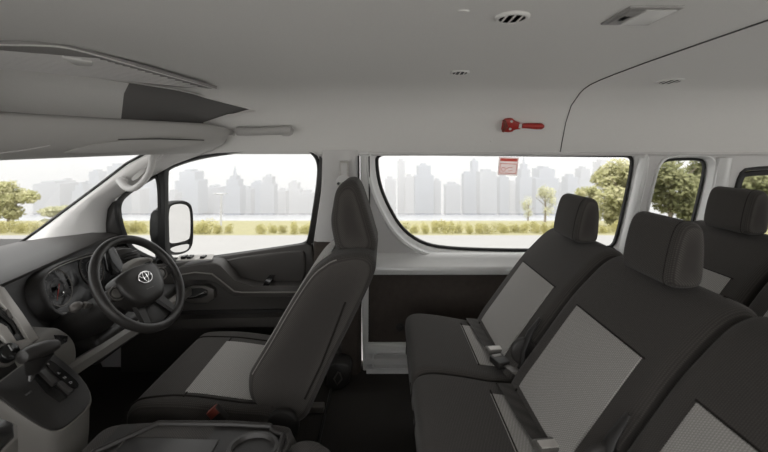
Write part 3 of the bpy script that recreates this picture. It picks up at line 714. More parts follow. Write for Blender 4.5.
# raised instrument hood
Of = Vector((-1.300, 1.60, 0.655)); uf = Vector((-0.20, 1, 0)).normalized(); vf = Vector((-0.38, 0, 1)); nf = uf.cross(vf).normalized()
def fp(px, py, l=0.0): return on_plane(px, py, Of, nf, l)
bez = chaikin([fp(36, 285), fp(48, 268), fp(90, 254), (fp(135, 246)), fp(138, 270), fp(118, 298), fp(84, 309), fp(53, 320)], 2)
cb = sum(bez, Vector())/len(bez)
def sc(k, l): return [cb+(p-cb)*k+nf*l for p in bez]
bm = bmesh.new(); rings(bm, [sc(1.12, -0.03), sc(1.07, 0.006), sc(1.02, 0.016), sc(0.98, 0.014), sc(0.95, -0.004), sc(0.93, -0.018)]); cl = link('instrument_cluster', bm, 'dark_plastic', db)
bm = bmesh.new(); rings(bm, [sc(0.94, -0.018), sc(0.3, -0.018)], True, True); link('cluster_face', bm, 'display_black', cl)
bm = bmesh.new(); tube(bm, [p for p in sc(0.955, 0.004)], 0.0022, 6, closed=True); link('cluster_edge', bm, 'silver_plastic', cl)
def gauge(c, r, a0, needle):
    bm = bmesh.new(); uf = Vector((-0.10, 1, 0)).normalized()
    def q(rr, a, l=-0.008): return c+uf*(rr*math.cos(a))+vf.normalized()*(rr*math.sin(a))+nf*l
    tube(bm, [q(r, 2*PI*k/40) for k in range(40)], 0.0028, 5, closed=True)
    link('gauge_ring', bm, 'dull_silver', cl)
    bm = bmesh.new(); tube(bm, [q(r*0.5, 2*PI*k/32) for k in range(32)], 0.0010, 4, closed=True)
    for k in range(28):
        a = math.radians(225-k*10); l = 0.80 if k % 3 == 0 else 0.88
        tube(bm, [q(r*l, a), q(r*0.96, a)], 0.0013 if k % 3 == 0 else 0.0008, 4)
    link('gauge_marks', bm, 'mark_grey', cl)
    bm = bmesh.new(); tube(bm, [q(-.2*r, needle, -.005), q(0, needle, -.005), q(r*0.72, needle, -.005)], [0.002, 0.0022, 0.0008], 6); link('needle', bm, 'red_plastic', cl)
    bm = bmesh.new(); disc(bm, c-nf*0.014, nf, r*0.12, 0.010, 18, 0.002); link('needle_cap', bm, 'gloss_black', cl)
g1 = fp(60, 287); g2 = g1+uf*0.262+Vector((0, 0, 0.0))
for c in (g1, g2): gauge(c, 0.074, 0, math.radians(235))
M = frame(g1-nf*0.008, Vector((-0.10, 1, 0)), vf)
for k in range(7):
    a = math.radians(225-k*45); M2 = M @ Matrix.Translation((0.038*math.cos(a), 0.038*math.sin(a), 0))
    text_mesh('gauge_number', str(k*30), 0.009, M2, 'mark_grey', cl)
bm = bmesh.new(); c = g1-uf*-0.012-vf*0.024; disc(bm, g1+uf*0.018-vf*0.026-nf*.012, nf, 0.006, 0.008, 16, 0.001); link('trip_button', bm, 'chrome', cl)
bm = bmesh.new(); c = g1+uf*0.118; 
prism(bm, [c+uf*a+vf*b-nf*0.014 for a, b in ((-.028, -.03), (.028, -.03), (.028, .035), (-.028, .035))], tuple(nf*0.003), 0.001); link('trip_display', bm, 'display_black', cl)
# column stalk
bm = bmesh.new(); tube(bm, [P(104, 306, 1.52), P(90, 306, 1.47), P(84, 305, 1.44)], [0.012, 0.011, 0.012], 10); ellipsoid(bm, P(76, 307, 1.42), (0.020, 0.026, 0.018)); link('wiper_stalk', bm, 'dull_silver', db)
# column shroud
Cw = Vector((-0.926, 1.52, 0.700)); aw, yaw = math.radians(34), -0.12
nw = Vector((math.cos(aw)*math.cos(yaw), math.cos(aw)*math.sin(yaw), math.sin(aw))); uw = Vector((0, 0, 1)).cross(nw).normalized(); vw = nw.cross(uw)
bm = bmesh.new(); loops = []
for d, r in ((-0.05, 0.045), (-0.09, 0.062), (-0.2, 0.075), (-0.36, 0.09)):
    loops.append([Cw+nw*d+uw*(r*1.15*math.cos(t*PI/10))+vw*(r*0.85*math.sin(t*PI/10)-0.01) for t in range(20)])
rings(bm, loops, True, True); link('column_shroud', bm, 'dark_plastic', db)
# far corner vent and pull-out cup holder
def xz(px, py, D): return P(px, py, D)
bm = bmesh.new(); prism(bm, chaikin([P(114, 252, 1.93), P(128, 247, 1.99), P(140, 252, 2.02), P(142, 261, 2.0), P(128, 268, 1.96), P(116, 262, 1.93)], 1), (-0.06, 0, 0), 0.005); v = link('air_vent', bm, 'dash_plastic', db)
for k in range(3):
    bm = bmesh.new(); tube(bm, [P(117, 256+3*k, 1.925)+Vector((.008, 0, 0)), P(136, 250.5+3.2*k, 2.0)+Vector((.008, 0, 0))], 0.004, 6, flat=.5); link('vent_slat', bm, 'gloss_black', v)
bm = bmesh.new(); prism(bm, chaikin([P(127, 268, 1.90), P(140, 259, 1.94), P(152, 257, 1.98), P(155, 261, 2.0), P(148, 268, 1.96), P(137, 275, 1.90), P(130, 275, 1.90)], 1), (-0.05, 0, 0), 0.008); v = link('cup_holder', bm, 'beige_plastic', db)
bm = bmesh.new(); prism(bm, [P(138, 267, 1.91), P(149, 261, 1.95), P(151, 263, 1.96), P(140, 270, 1.91)], (0.008, 0, 0), 0.002); link('cup_holder_slot', bm, 'gloss_black', v)
# screen pod right of the cluster, a dark lozenge seen through the wheel
bm = bmesh.new(); prism(bm, chaikin([P(106, 247, 1.80), P(113, 243, 1.86), P(127, 271, 1.84), P(108, 277, 1.78)], 1), (-0.015, 0, 0), 0.004); link('trim_cover', bm, 'gloss_black', db)

# centre stack, beside the gauges
st = thing('centre_stack', 'centre stack with silver-framed vents at the left edge of the dashboard', 'dashboard panel', (-1.15, 0.95, 0.4))
vs_ = Vector((-0.15, 0, 0.235)).normalized(); Os = Vector((-1.17, 1.2, 0.645)); ns = Vector((0.235, 0, 0.15)).normalized()
def sp_(px, py, l=0.0): return on_plane(px, py, Os, ns, l)
bm = bmesh.new(); prof = [(-1.45, 0.762), (-1.262, 0.768), (-1.243, 0.760), (-1.095, 0.528), (-1.085, 0.47), (-1.12, 0.42), (-1.45, 0.42)]
rings(bm, [[Vector((a, y, b)) for a, b in prof] for y in (0.50, 0.9, 1.300)], True, True); link('stack_body', bm, 'dark_plastic', st)
bm = bmesh.new(); prism(bm, [sp_(-8, 286), sp_(1, 289), sp_(20, 315), sp_(36, 340), sp_(28, 345), sp_(14, 322), sp_(-8, 299)], tuple(ns*0.012), 0.003); fr = link('vent_frame', bm, 'silver_plastic', st)
bm = bmesh.new(); prism(bm, [sp_(-8, 322), sp_(3, 328), sp_(14, 344), sp_(24, 341), sp_(30, 345), sp_(16, 353), sp_(8, 350), sp_(-8, 331)], tuple(ns*0.012), 0.003); link('lower_frame', bm, 'silver_plastic', fr)
bm = bmesh.new(); prism(bm, [sp_(-8, 300), sp_(10, 318), sp_(24, 341), sp_(14, 344), sp_(3, 328), sp_(-8, 321)], tuple(ns*0.002), 0.0); vt = link('air_vent', bm, 'gloss_black', st)
for k in range(3):
    bm = bmesh.new(); o = k*4.0; tube(bm, [sp_(-6+o*.4, 305+o*1.1, .005), sp_(6+o*.7, 317+o*1.1, .005), sp_(11+o*.5, 325+o*1.2, .005)], 0.003, 6); link('vent_slat', bm, 'dark_plastic', vt)
bm = bmesh.new(); prism(bm, chaikin([sp_(3, 309, .006), sp_(8, 314, .006), sp_(11, 321, .006), sp_(6, 319, .006)], 1), tuple(ns*0.006), 0.001); link('vent_tab', bm, 'dull_silver', vt)
# dial and lower panel
bm = bmesh.new(); prism(bm, [sp_(-20, 332), sp_(6, 348), sp_(22, 352), sp_(22, 378), sp_(-4, 392), sp_(-20, 395)], tuple(ns*0.006), 0.003); hp_ = link('heater_panel', bm, 'dark_plastic', st)
c = sp_(2, 357, .006); bm = bmesh.new(); disc(bm, c, ns, 0.034, 0.008, 28, 0.002); link('dial_ring', bm, 'dull_silver', hp_)
bm = bmesh.new(); disc(bm, c+ns*.006, ns, 0.027, 0.022, 24, 0.004); link('heater_dial', bm, 'gloss_black', hp_)
bm = bmesh.new(); tube(bm, [c+ns*.029, c+ns*.029+vs_*.02], 0.0015, 5); link('dial_mark', bm, 'mark_white', hp_)
# pale lower dash block with slot and knee rail
kb = thing('lower_dash_trim', 'beige lower dash block with a dark slot beside the gear selector', 'dashboard panel', (-1.1, 1.4, 0.4))
bm = bmesh.new(); slab(bm, [(-1.30, 0.57), (-1.16, 0.59), (-1.11, 0.575), (-1.075, 0.54), (-1.065, 0.49), (-1.08, 0.42), (-1.12, 0.36), (-1.25, 0.36)], 1.20, 1.385, 0.018); link('trim_block', bm, 'beige_plastic', kb)
bm = bmesh.new(); q = [P(54, 341, 1.33), P(58, 335, 1.345), P(65, 336, 1.36), P(64, 342, 1.345), P(57, 346, 1.33)]; prism(bm, [v+Vector((0.012, 0, 0)) for v in q], (-0.04, 0, 0), 0.003); link('slot', bm, 'gloss_black', kb)
bm = bmesh.new(); rings(bm, [[Vector((x+a, y, z+b)) for a, b in ((0, 0), (.03, .012), (.045, 0), (.045, -.03), (.02, -.045), (0, -.03))] for x, y, z in ((-1.10, 1.30, .465), (-1.09, 1.5, .462), (-1.07, 1.75, .465), (-1.06, 2.1, .47))], True, True); link('knee_rail', bm, 'beige_plastic', kb)
bm = bmesh.new(); box(bm, (-1.35, 1.48, 0.40), (-1.06, 2.1, 0.50), 0.02); link('knee_panel', bm, 'dark_plastic', kb)
# footwell
bm = bmesh.new(); rings(bm, [[Vector((x, y, z)) for x, z in ((-1.25, 0.40), (-1.45, 0.25), (-1.55, 0.10), (-1.5, 0.0))] for y in (1.2, 2.15)], False); struct(link('wall_footwell', bm, 'carpet'))
pd = thing('foot_pedals', 'black foot pedals in the dark footwell below the steering wheel', 'pedal', (-1.4, 1.6, 0.1))
for y, w in ((1.48, .05), (1.62, .03)):
    bm = bmesh.new(); box(bm, (-1.40, y-w, 0.12), (-1.385, y+w, 0.20), 0.004); p_ = link('pedal', bm, 'rubber', pd)
    bm = bmesh.new(); tube(bm, [(-1.40, y, 0.18), (-1.44, y, 0.28), (-1.42, y, 0.44)], 0.008, 6); link('pedal_arm', bm, 'dark_plastic', p_)

# ================================================================ steering wheel
sw = thing('steering_wheel', 'black three-spoke steering wheel with an emblem on its hub', 'steering wheel', tuple(Cw))
def wq(a, b, l=0.0): return Cw+uw*a+vw*b+nw*l
bm = bmesh.new(); R0 = 0.184
tube(bm, [wq(R0*math.cos(2*PI*k/72), R0*math.sin(2*PI*k/72)) for k in range(72)], 0.0165, 14, closed=True); link('rim', bm, 'wheel_leather', sw)
def dish(a): return -0.035
pad = [(-0.098, 0.030), (-0.075, 0.048), (0, 0.056), (0.075, 0.048), (0.098, 0.030), (0.090, -0.03), (0.060, -0.072), (0.03, -0.082), (-0.03, -0.082), (-0.060, -0.072), (-0.090, -0.03)]
pp = chaikin([Vector((a*1.12, b*1.12)) for a, b in pad], 2)
bm = bmesh.new(); lo = []
for k, l in ((1.0, -0.045), (1.0, -0.005), (0.97, 0.006), (0.90, 0.013), (0.7, 0.018), (0.4, 0.020), (0.1, 0.021)): lo.append([wq(p.x*k, p.y*k+0.002, l) for p in pp])
rings(bm, lo, True, True); hub = link('hub_pad', bm, 'wheel_leather', sw)
for s in (-1, 1):
    bm = bmesh.new()
    lo = []
    for a, w, l in ((0.07, 0.028, -0.02), (0.11, 0.026, -0.016), (0.15, 0.020, -0.008), (0.18, 0.018, 0.0)):
        lo.append([wq(s*a, 0.0+dy, l+dz) for dy, dz in ((-w, -.006), (-w*.8, .004), (w*.8, .004), (w, -.006), (w*.7, -.014), (-w*.7, -.014))])
    rings(bm, lo, True, True); sp0 = link('spoke', bm, 'dark_plastic', sw)
    bm = bmesh.new(); ol = chaikin([Vector(q) for q in ((.088, .022), (.128, .024), (.148, .008), (.142, -.016), (.118, -.028), (.092, -.022))], 1)
    tube(bm, [wq(s*p.x, p.y, -0.006) for p in ol], 0.0035, 6, closed=True); link('button_surround', bm, 'dull_silver', sp0)
    bm = bmesh.new(); prism(bm, [wq(s*(0.114+(p.x-.114)*.7), p.y*.7, -0.012) for p in ol], tuple(nw*0.008), 0.002); link('button_pad', bm, 'buckle_plastic', sp0)
    bm = bmesh.new(); lo = []
    for t in range(6):
        k = t/5; a, b = lerp(0.045, 0.078, k), lerp(-0.06, -0.166, k); w = lerp(0.026, 0.017, k); l = lerp(-0.018, 0.0, k)
        lo.append([wq(s*(a+dx), b, l+dz) for dx, dz in ((-w, -.006), (-w*.7, .004), (w*.7, .004), (w, -.006), (w*.6, -.014), (-w*.6, -.014))])
    rings(bm, lo, True, True); link('spoke', bm, 'dark_plastic', sw)
bm = bmesh.new(); prism(bm, [wq(-.05, -.078, -.03), wq(.05, -.078, -.03), wq(.066, -.162, -.018), wq(0, -.176, -.018), wq(-.066, -.162, -.018)], tuple(nw*0.006), 0.002); link('lower_plate', bm, 'dark_plastic', sw)
# emblem: three interlocking ovals
def oval(cx, cy, a, b, r, l): 
    tube(bm, [wq(cx+a*math.cos(2*PI*k/28), cy+b*math.sin(2*PI*k/28), l) for k in range(28)], r, 6, closed=True)
bm = bmesh.new(); ey = 0.006; oval(0, ey, 0.033, 0.0225, 0.0017, 0.024); link('emblem_ring', bm, 'chrome', hub)
bm = bmesh.new(); oval(0, ey+0.0092, 0.0225, 0.0105, 0.0014, 0.0245); link('emblem_oval', bm, 'chrome', hub)
bm = bmesh.new(); oval(0, ey, 0.0093, 0.0202, 0.0014, 0.025); link('emblem_oval', bm, 'chrome', hub)
text_mesh('airbag_letters', 'SRS AIRBAG', 0.0075, frame(wq(0, -0.038, 0.0195), uw, vw), 'mark_grey', hub)

# ================================================================ gear selector console
gc = thing('gear_console', 'beige console with a black gate plate carrying the automatic gear lever', 'console', (-1.0, 1.15, 0.0))
Og = Vector((-0.975, 1.165, 0.508)); ug = Vector((0.19, 0, -0.118)).normalized(); vg = Vector((0, 1, 0)); ng = ug.cross(vg).normalized()
def gp(px, py, l=0.0): return on_plane(px, py, Og, ng, l)
pl = [gp(-14, 392), gp(0, 381), gp(24, 363), gp(50, 352), (gp(66, 364)), gp(84, 381), gp(92, 397), gp(89, 408), gp(72, 424), gp(60, 432), gp(47, 432), gp(24, 418), gp(2, 402)]
pl = chaikin(pl, 1); cg = sum(pl, Vector())/len(pl)
def gs(k, l, dz=0.0): return [cg+(p-cg)*k+ng*l+Vector((0, 0, dz)) for p in pl]
bm = bmesh.new(); lo = [gs(0.9, 0), gs(1.0, 0.002), gs(1.03, -0.006), gs(1.045, -0.02)]
for z in (0.36, 0.2, 0.0):
    lo.append([Vector((cg.x+(p.x-cg.x)*lerp(0.78, 1.0, z/0.36)-0.01-0.05*(0.36-z), cg.y+(p.y-cg.y)*lerp(0.85, 1.0, z/.36), z if z < .3 else min(z, p.z-0.06))) for p in gs(1.03, 0)])
rings(bm, lo, True, True); link('console_body', bm, 'beige_plastic', gc)
bm = bmesh.new(); rings(bm, [gs(0.97, 0.001), gs(0.96, 0.006), gs(0.92, 0.008), gs(0.3, 0.008)], True, True); gt = link('gate_plate', bm, 'dark_plastic', gc)
bm = bmesh.new(); prism(bm, [gp(27, 374, .008), gp(34, 370, .008), gp(52, 388, .008), gp(66, 400, .008), gp(58, 405, .008), gp(44, 395, .008)], tuple(ng*0.0012), 0.0); link('shift_slot', bm, 'gloss_black', gt)
bm = bmesh.new(); prism(bm, chaikin([gp(41, 364, .008), gp(46, 360, .008), gp(74, 382, .008), gp(78, 389, .008), gp(72, 392, .008), gp(60, 384, .008)], 1), tuple(ng*0.002), 0.0); ind = link('gear_indicator', bm, 'gloss_black', gt)
for ch, (a, b) in zip('PRND', ((47, 367), (57, 376), (63, 380.5), (69, 385.5))):
    text_mesh('gear_letter', ch, 0.011, frame(gp(a, b, .0105), vg, -ug), 'mark_white', ind)
bm = bmesh.new(); prism(bm, [gp(36, 376, .009), gp(42, 374, .009), gp(55, 387, .009), gp(50, 390, .009)], tuple(ng*0.01), 0.002); link('gate_slide', bm, 'dash_plastic', gt)
bm = bmesh.new(); prism(bm, [gp(54, 387, .009), gp(59, 385, .009), gp(71, 395, .009), gp(66, 398, .009)], tuple(ng*0.008), 0.002); link('gate_slide', bm, 'dash_plastic', gt)
text_mesh('console_letters', 'SHIFT', 0.008, frame(gp(27, 396, .0095), vg, -ug), 'mark_grey', gt)
gl = thing('gear_lever', 'black T-handled gear lever on a chrome shaft in front of the dashboard', 'gear lever', tuple(gp(30, 381)))
bm = bmesh.new(); tube(bm, [gp(31, 383, -.01), P(32, 372, 1.15)], 0.010, 10); link('shaft', bm, 'chrome', gl)
bm = bmesh.new()
lo = []
A_, B_ = P(20, 357, 1.09), P(57, 347, 1.19); ax = (B_-A_).normalized(); upv = (Vector((0, 0, 1))-ax*ax.z).normalized(); sd = ax.cross(upv)
for t, w, hh, dz in ((0, .012, .008, -.004), (.05, .022, .017, -.002), (.2, .027, .021, .001), (.5, .028, .022, .004), (.75, .026, .019, .007), (.93, .021, .015, .008), (1.0, .010, .007, .006)):
    c = A_.lerp(B_, t)+upv*dz
    lo.append([c+sd*(w*math.cos(a*PI/8))+upv*(hh*math.sin(a*PI/8)) for a in range(16)])
rings(bm, lo, True, True); kn = link('knob', bm, 'wheel_leather', gl)
bm = bmesh.new(); lo = []
for t, w in ((0, .034), (.4, .026), (.8, .018), (1, .014)):
    c = P(39, 356, 1.14).lerp(P(32.5, 374, 1.15), t); lo.append([c+ax*(w*1.15*math.cos(a*PI/8))+sd*(w*.8*math.sin(a*PI/8)) for a in range(16)])
rings(bm, lo, True, True); link('knob_skirt', bm, 'dark_plastic', gl)
# dark-topped block nearest the camera at the left edge
sb2 = thing('console_bin', 'beige bin with a black lid at the lower left, next to the gear console', 'console', (-0.86, 0.8, 0.0))
bm = bmesh.new(); ob = [P(-40, 385, .78), P(-14, 388, .90), P(4, 400, .93), P(17, 415, .93), P(18, 426, .90), P(-4, 452, .84), P(-50, 452, .78)]
ob = [Vector((p.x, p.y, 0.0)) for p in ob]; zt = lambda p: 0.60-0.35*(p.x+0.95)
cb2 = sum(ob, Vector())/len(ob)
lo = [[Vector((lerp(cb2.x, p.x, k), lerp(cb2.y, p.y, k), zt(p)-d)) for p in ob] for k, d in ((.86, 0), (.97, .003), (1.0, .012), (1.0, .06), (.97, .10), (.9, .3))]+[[Vector((lerp(cb2.x, p.x, .85), lerp(cb2.y, p.y, .85), 0)) for p in ob]]
rings(bm, lo, True, True); link('bin_body', bm, 'beige_plastic', sb2)
bm = bmesh.new(); prism(bm, [Vector((lerp(cb2.x, p.x, .84), lerp(cb2.y, p.y, .84), zt(p)+0.0)) for p in ob], (0, 0, 0.005), 0.001); link('bin_lid', bm, 'gloss_black', sb2)

# ================================================================ driver's seat
ds = thing('driver_seat', "driver's seat, dark fabric with a grey centre, behind the steering wheel", 'seat', (-0.55, 1.64, 0.0))
CU = [(-0.885, 0.24), (-0.895, 0.285), (-0.87, 0.322), (-0.82, 0.335), (-0.68, 0.335), (-0.5, 0.312), (-0.38, 0.30), (-0.36, 0.24), (-0.42, 0.19), (-0.6, 0.18), (-0.8, 0.19)]
bm = bmesh.new(); slab(bm, CU, 1.365, 1.93, 0.04); cush = link('cushion', bm, 'fabric_dark', ds)
pth, s_ = path_between(CU, (-0.70, 0.335), (-0.40, 0.30))
bm = bmesh.new(); patch(bm, pth, s_, 1.425, 1.80, 0.004, 0.012, 0.0, 0.004); link('cushion_centre', bm, 'fabric_light', cush)
pt2, _ = path_between(CU, (-0.90, 0.30), (-0.40, 0.30)); nn_ = strip_normals(pt2, s_)
bm = bmesh.new()
for y in (1.405, 1.845): tube(bm, [Vector((p.x+n_.x*.001, y+(0.03 if y > 1.6 else -0.03)*max(0, (-0.75-p.x))/0.15*0.5, p.y+n_.y*.001)) for p, n_ in zip(pt2, nn_)], 0.0035, 6)
tube(bm, [Vector((-0.705, y, 0.3375)) for y in (1.40, 1.5, 1.7, 1.845)], 0.003, 6); link('cushion_seam', bm, 'fabric_seam', cush)
def seat_back(px): return [(P(a, b, 1.42).x, P(a, b, 1.42).z) for a, b in px]
BK = seat_back([(248, 378), (254, 365), (268, 342), (290, 304), (310, 274), (324, 262), (336, 256), (358, 253), (372, 257), (376, 267), (370, 285), (352, 322), (334, 358), (316, 398), (304, 420), (284, 424), (264, 416), (250, 398)])
bm = bmesh.new(); slab(bm, BK, 1.40, 1.88, 0.040, n=6); back = link('backrest', bm, 'fabric_dark', ds)
pb, sb_ = path_between(BK, seat_back([(334, 252)])[0], seat_back([(252, 370)])[0])
if len(pb) > 60: pb, sb_ = path_between(BK, seat_back([(252, 370)])[0], seat_back([(334, 252)])[0])
bm = bmesh.new(); patch(bm, pb[2:-3], sb_, 1.50, 1.78, 0.004, 0.012); link('backrest_centre', bm, 'fabric_light', back)
nb_ = strip_normals(pb, sb_); bm = bmesh.new()
tube(bm, [Vector((p.x-n_.x*.012, 1.4085, p.y-n_.y*.012)) for p, n_ in zip(pb, nb_)], 0.0028, 6); link('backrest_piping', bm, 'beige_plastic', back)
BP = seat_back([(346, 300), (352, 304), (322, 362), (306, 395), (298, 400)])
bm = bmesh.new(); tube(bm, [Vector((a, 1.398, b)) for a, b in BP[:1]+BP[2:4]], 0.004, 6); link('side_seam', bm, 'fabric_seam', back)
HD = [(P(a, b, 1.54).x, P(a, b, 1.54).z) for a, b in [(333, 205), (336, 191), (343, 182), (352, 180), (359, 186), (366, 205), (374, 232), (377, 246), (370, 253), (352, 254), (338, 250), (333, 236), (331, 220)]]
bm = bmesh.new(); slab(bm, HD, 1.50, 1.78, 0.05, n=7); hr = link('headrest', bm, 'fabric_dark', ds)
bm = bmesh.new(); tube(bm, [Vector((a, 1.58, b)) for a, b in [(-.1, .80), (-.12, .76)]], 0.008, 8); link('headrest_post', bm, 'steel', hr)
bm = bmesh.new(); tube(bm, [Vector((a, 1.70, b)) for a, b in [(-.1, .80), (-.12, .76)]], 0.008, 8); link('headrest_post', bm, 'steel', hr)
# front bolster below the headrest
bm = bmesh.new(); disc(bm, P(283, 424, 1.385), (0, -1, 0), 0.058, 0.022, 28, 0.008); link('recliner_cover', bm, 'dark_plastic', ds)
bm = bmesh.new(); box(bm, (-0.82, 1.40, 0.0), (-0.40, 1.86, 0.19), 0.015); link('seat_base', bm, 'dark_plastic', ds)
for y in (1.42, 1.84):
    bm = bmesh.new(); box(bm, (-0.88, y-0.02, 0.0), (-0.28, y+0.02, 0.03), 0.005); link('seat_rail', bm, 'dull_silver', ds)
bk = thing('belt_buckle', "red-buttoned belt buckle standing at the near side of the driver's seat", 'buckle', tuple(P(216, 420, 1.29)))
bm = bmesh.new(); a, b = P(222, 424, 1.285), P(211, 411, 1.285); dr = (b-a).normalized(); sd_ = dr.cross(Vector((0, 1, 0))).normalized()
prism(bm, [a-sd_*.021, a+sd_*.021, b+sd_*.021, b-sd_*.021], (0, 0.022, 0), 0.004); link('buckle_body', bm, 'dark_plastic', bk)
bm = bmesh.new(); prism(bm, [b-dr*.022-sd_*.017+Vector((0, -.003, 0)), b-dr*.022+sd_*.017+Vector((0, -.003, 0)), b+dr*.003+sd_*.017+Vector((0, -.003, 0)), b+dr*.003-sd_*.017+Vector((0, -.003, 0))], (0, 0.02, 0), 0.002); link('release_button', bm, 'dull_red', bk)
bm = bmesh.new(); tube(bm, [a, a-dr*.04, Vector((-.55, 1.325, .22))], 0.012, 8, flat=.4); link('buckle_stalk', bm, 'belt_webbing', bk)

# ================================================================ folded middle seat used as a tray
tr = thing('folding_console', 'dark folded middle seat back with a rimmed tray, at the bottom of the view', 'console', (-0.5, 0.95, 0.0))
bm = bmesh.new(); slab(bm, [(-0.87, 0.25), (-0.86, 0.33), (-0.83, 0.375), (-0.76, 0.392), (-0.6, 0.395), (-0.32, 0.388), (-0.27, 0.36), (-0.26, 0.28), (-0.4, 0.22), (-0.75, 0.22)], 0.70, 1.19, 0.02); link('console_body', bm, 'fabric_dark', tr)
zr = 0.398
rim = [Vector((a, b, zr)) for a, b in [(-0.775, 1.175), (-0.765, 0.72), (-0.29, 0.72), (-0.275, 1.12), (-0.32, 1.135), (-0.335, 1.17)]]
bm = bmesh.new(); rr = chaikin(rim, 1); tube(bm, rr, 0.008, 8, closed=True); link('tray_rim', bm, 'dash_plastic', tr)
bm = bmesh.new(); prism(bm, [p+Vector((0, 0, -.010)) for p in rim], (0, 0, 0.006)); ty = link('tray', bm, 'dark_plastic', tr)
bm = bmesh.new(); c0 = Vector((-0.355, 1.075, zr-.006))
rings(bm, [[c0+Vector((r*1.15*math.cos(k*PI/14), r*math.sin(k*PI/14), h_)) for k in range(28)] for r, h_ in ((.062, 0), (.058, .012), (.050, .012), (.046, .002), (.044, -.0005))]); link('cup_ring', bm, 'dash_plastic', ty)
bm = bmesh.new(); prism(bm, [Vector((a, b, zr-.005)) for a, b in [(-0.72, 1.12), (-0.70, .8), (-0.46, .8), (-0.46, 1.11)]], (0, 0, .004), .002); link('tray_mat', bm, 'dash_plastic', ty)
bm = bmesh.new(); slab(bm, [(-0.285, 0.30), (-0.27, 0.365), (-0.22, 0.385), (-0.17, 0.37), (-0.14, 0.32), (-0.14, 0.1), (-0.28, 0.1)], 0.85, 1.13, 0.02); link('hinge_cover', bm, 'fabric_dark', tr)
bm = bmesh.new(); box(bm, (-0.8, 0.75, 0.0), (-0.3, 1.13, 0.23), 0.02); link('console_base', bm, 'dark_plastic', tr)

# ================================================================ passenger seats
CU2 = [(0.115, 0.27), (0.098, 0.33), (0.092, 0.395), (0.105, 0.432), (0.15, 0.446), (0.24, 0.438), (0.36, 0.418), (0.47, 0.408), (0.53, 0.40), (0.55, 0.33), (0.50, 0.27), (0.3, 0.25)]
BK2 = [(0.415, 0.40), (0.44, 0.455), (0.50, 0.54), (0.617, 0.700), (0.685, 0.775), (0.735, 0.822), (0.775, 0.845), (0.815, 0.848), (0.842, 0.825), (0.835, 0.78), (0.77, 0.66), (0.69, 0.52), (0.62, 0.40), (0.57, 0.33), (0.50, 0.31), (0.43, 0.34)]
HD2 = [(0.722, 0.872), (0.724, 0.905), (0.737, 0.965), (0.753, 1.010), (0.772, 1.027), (0.797, 1.026), (0.812, 1.008), (0.816, 0.960), (0.813, 0.900), (0.804, 0.866), (0.772, 0.858), (0.738, 0.860)]
HD2 = [(a, b-0.013) for a, b in HD2]
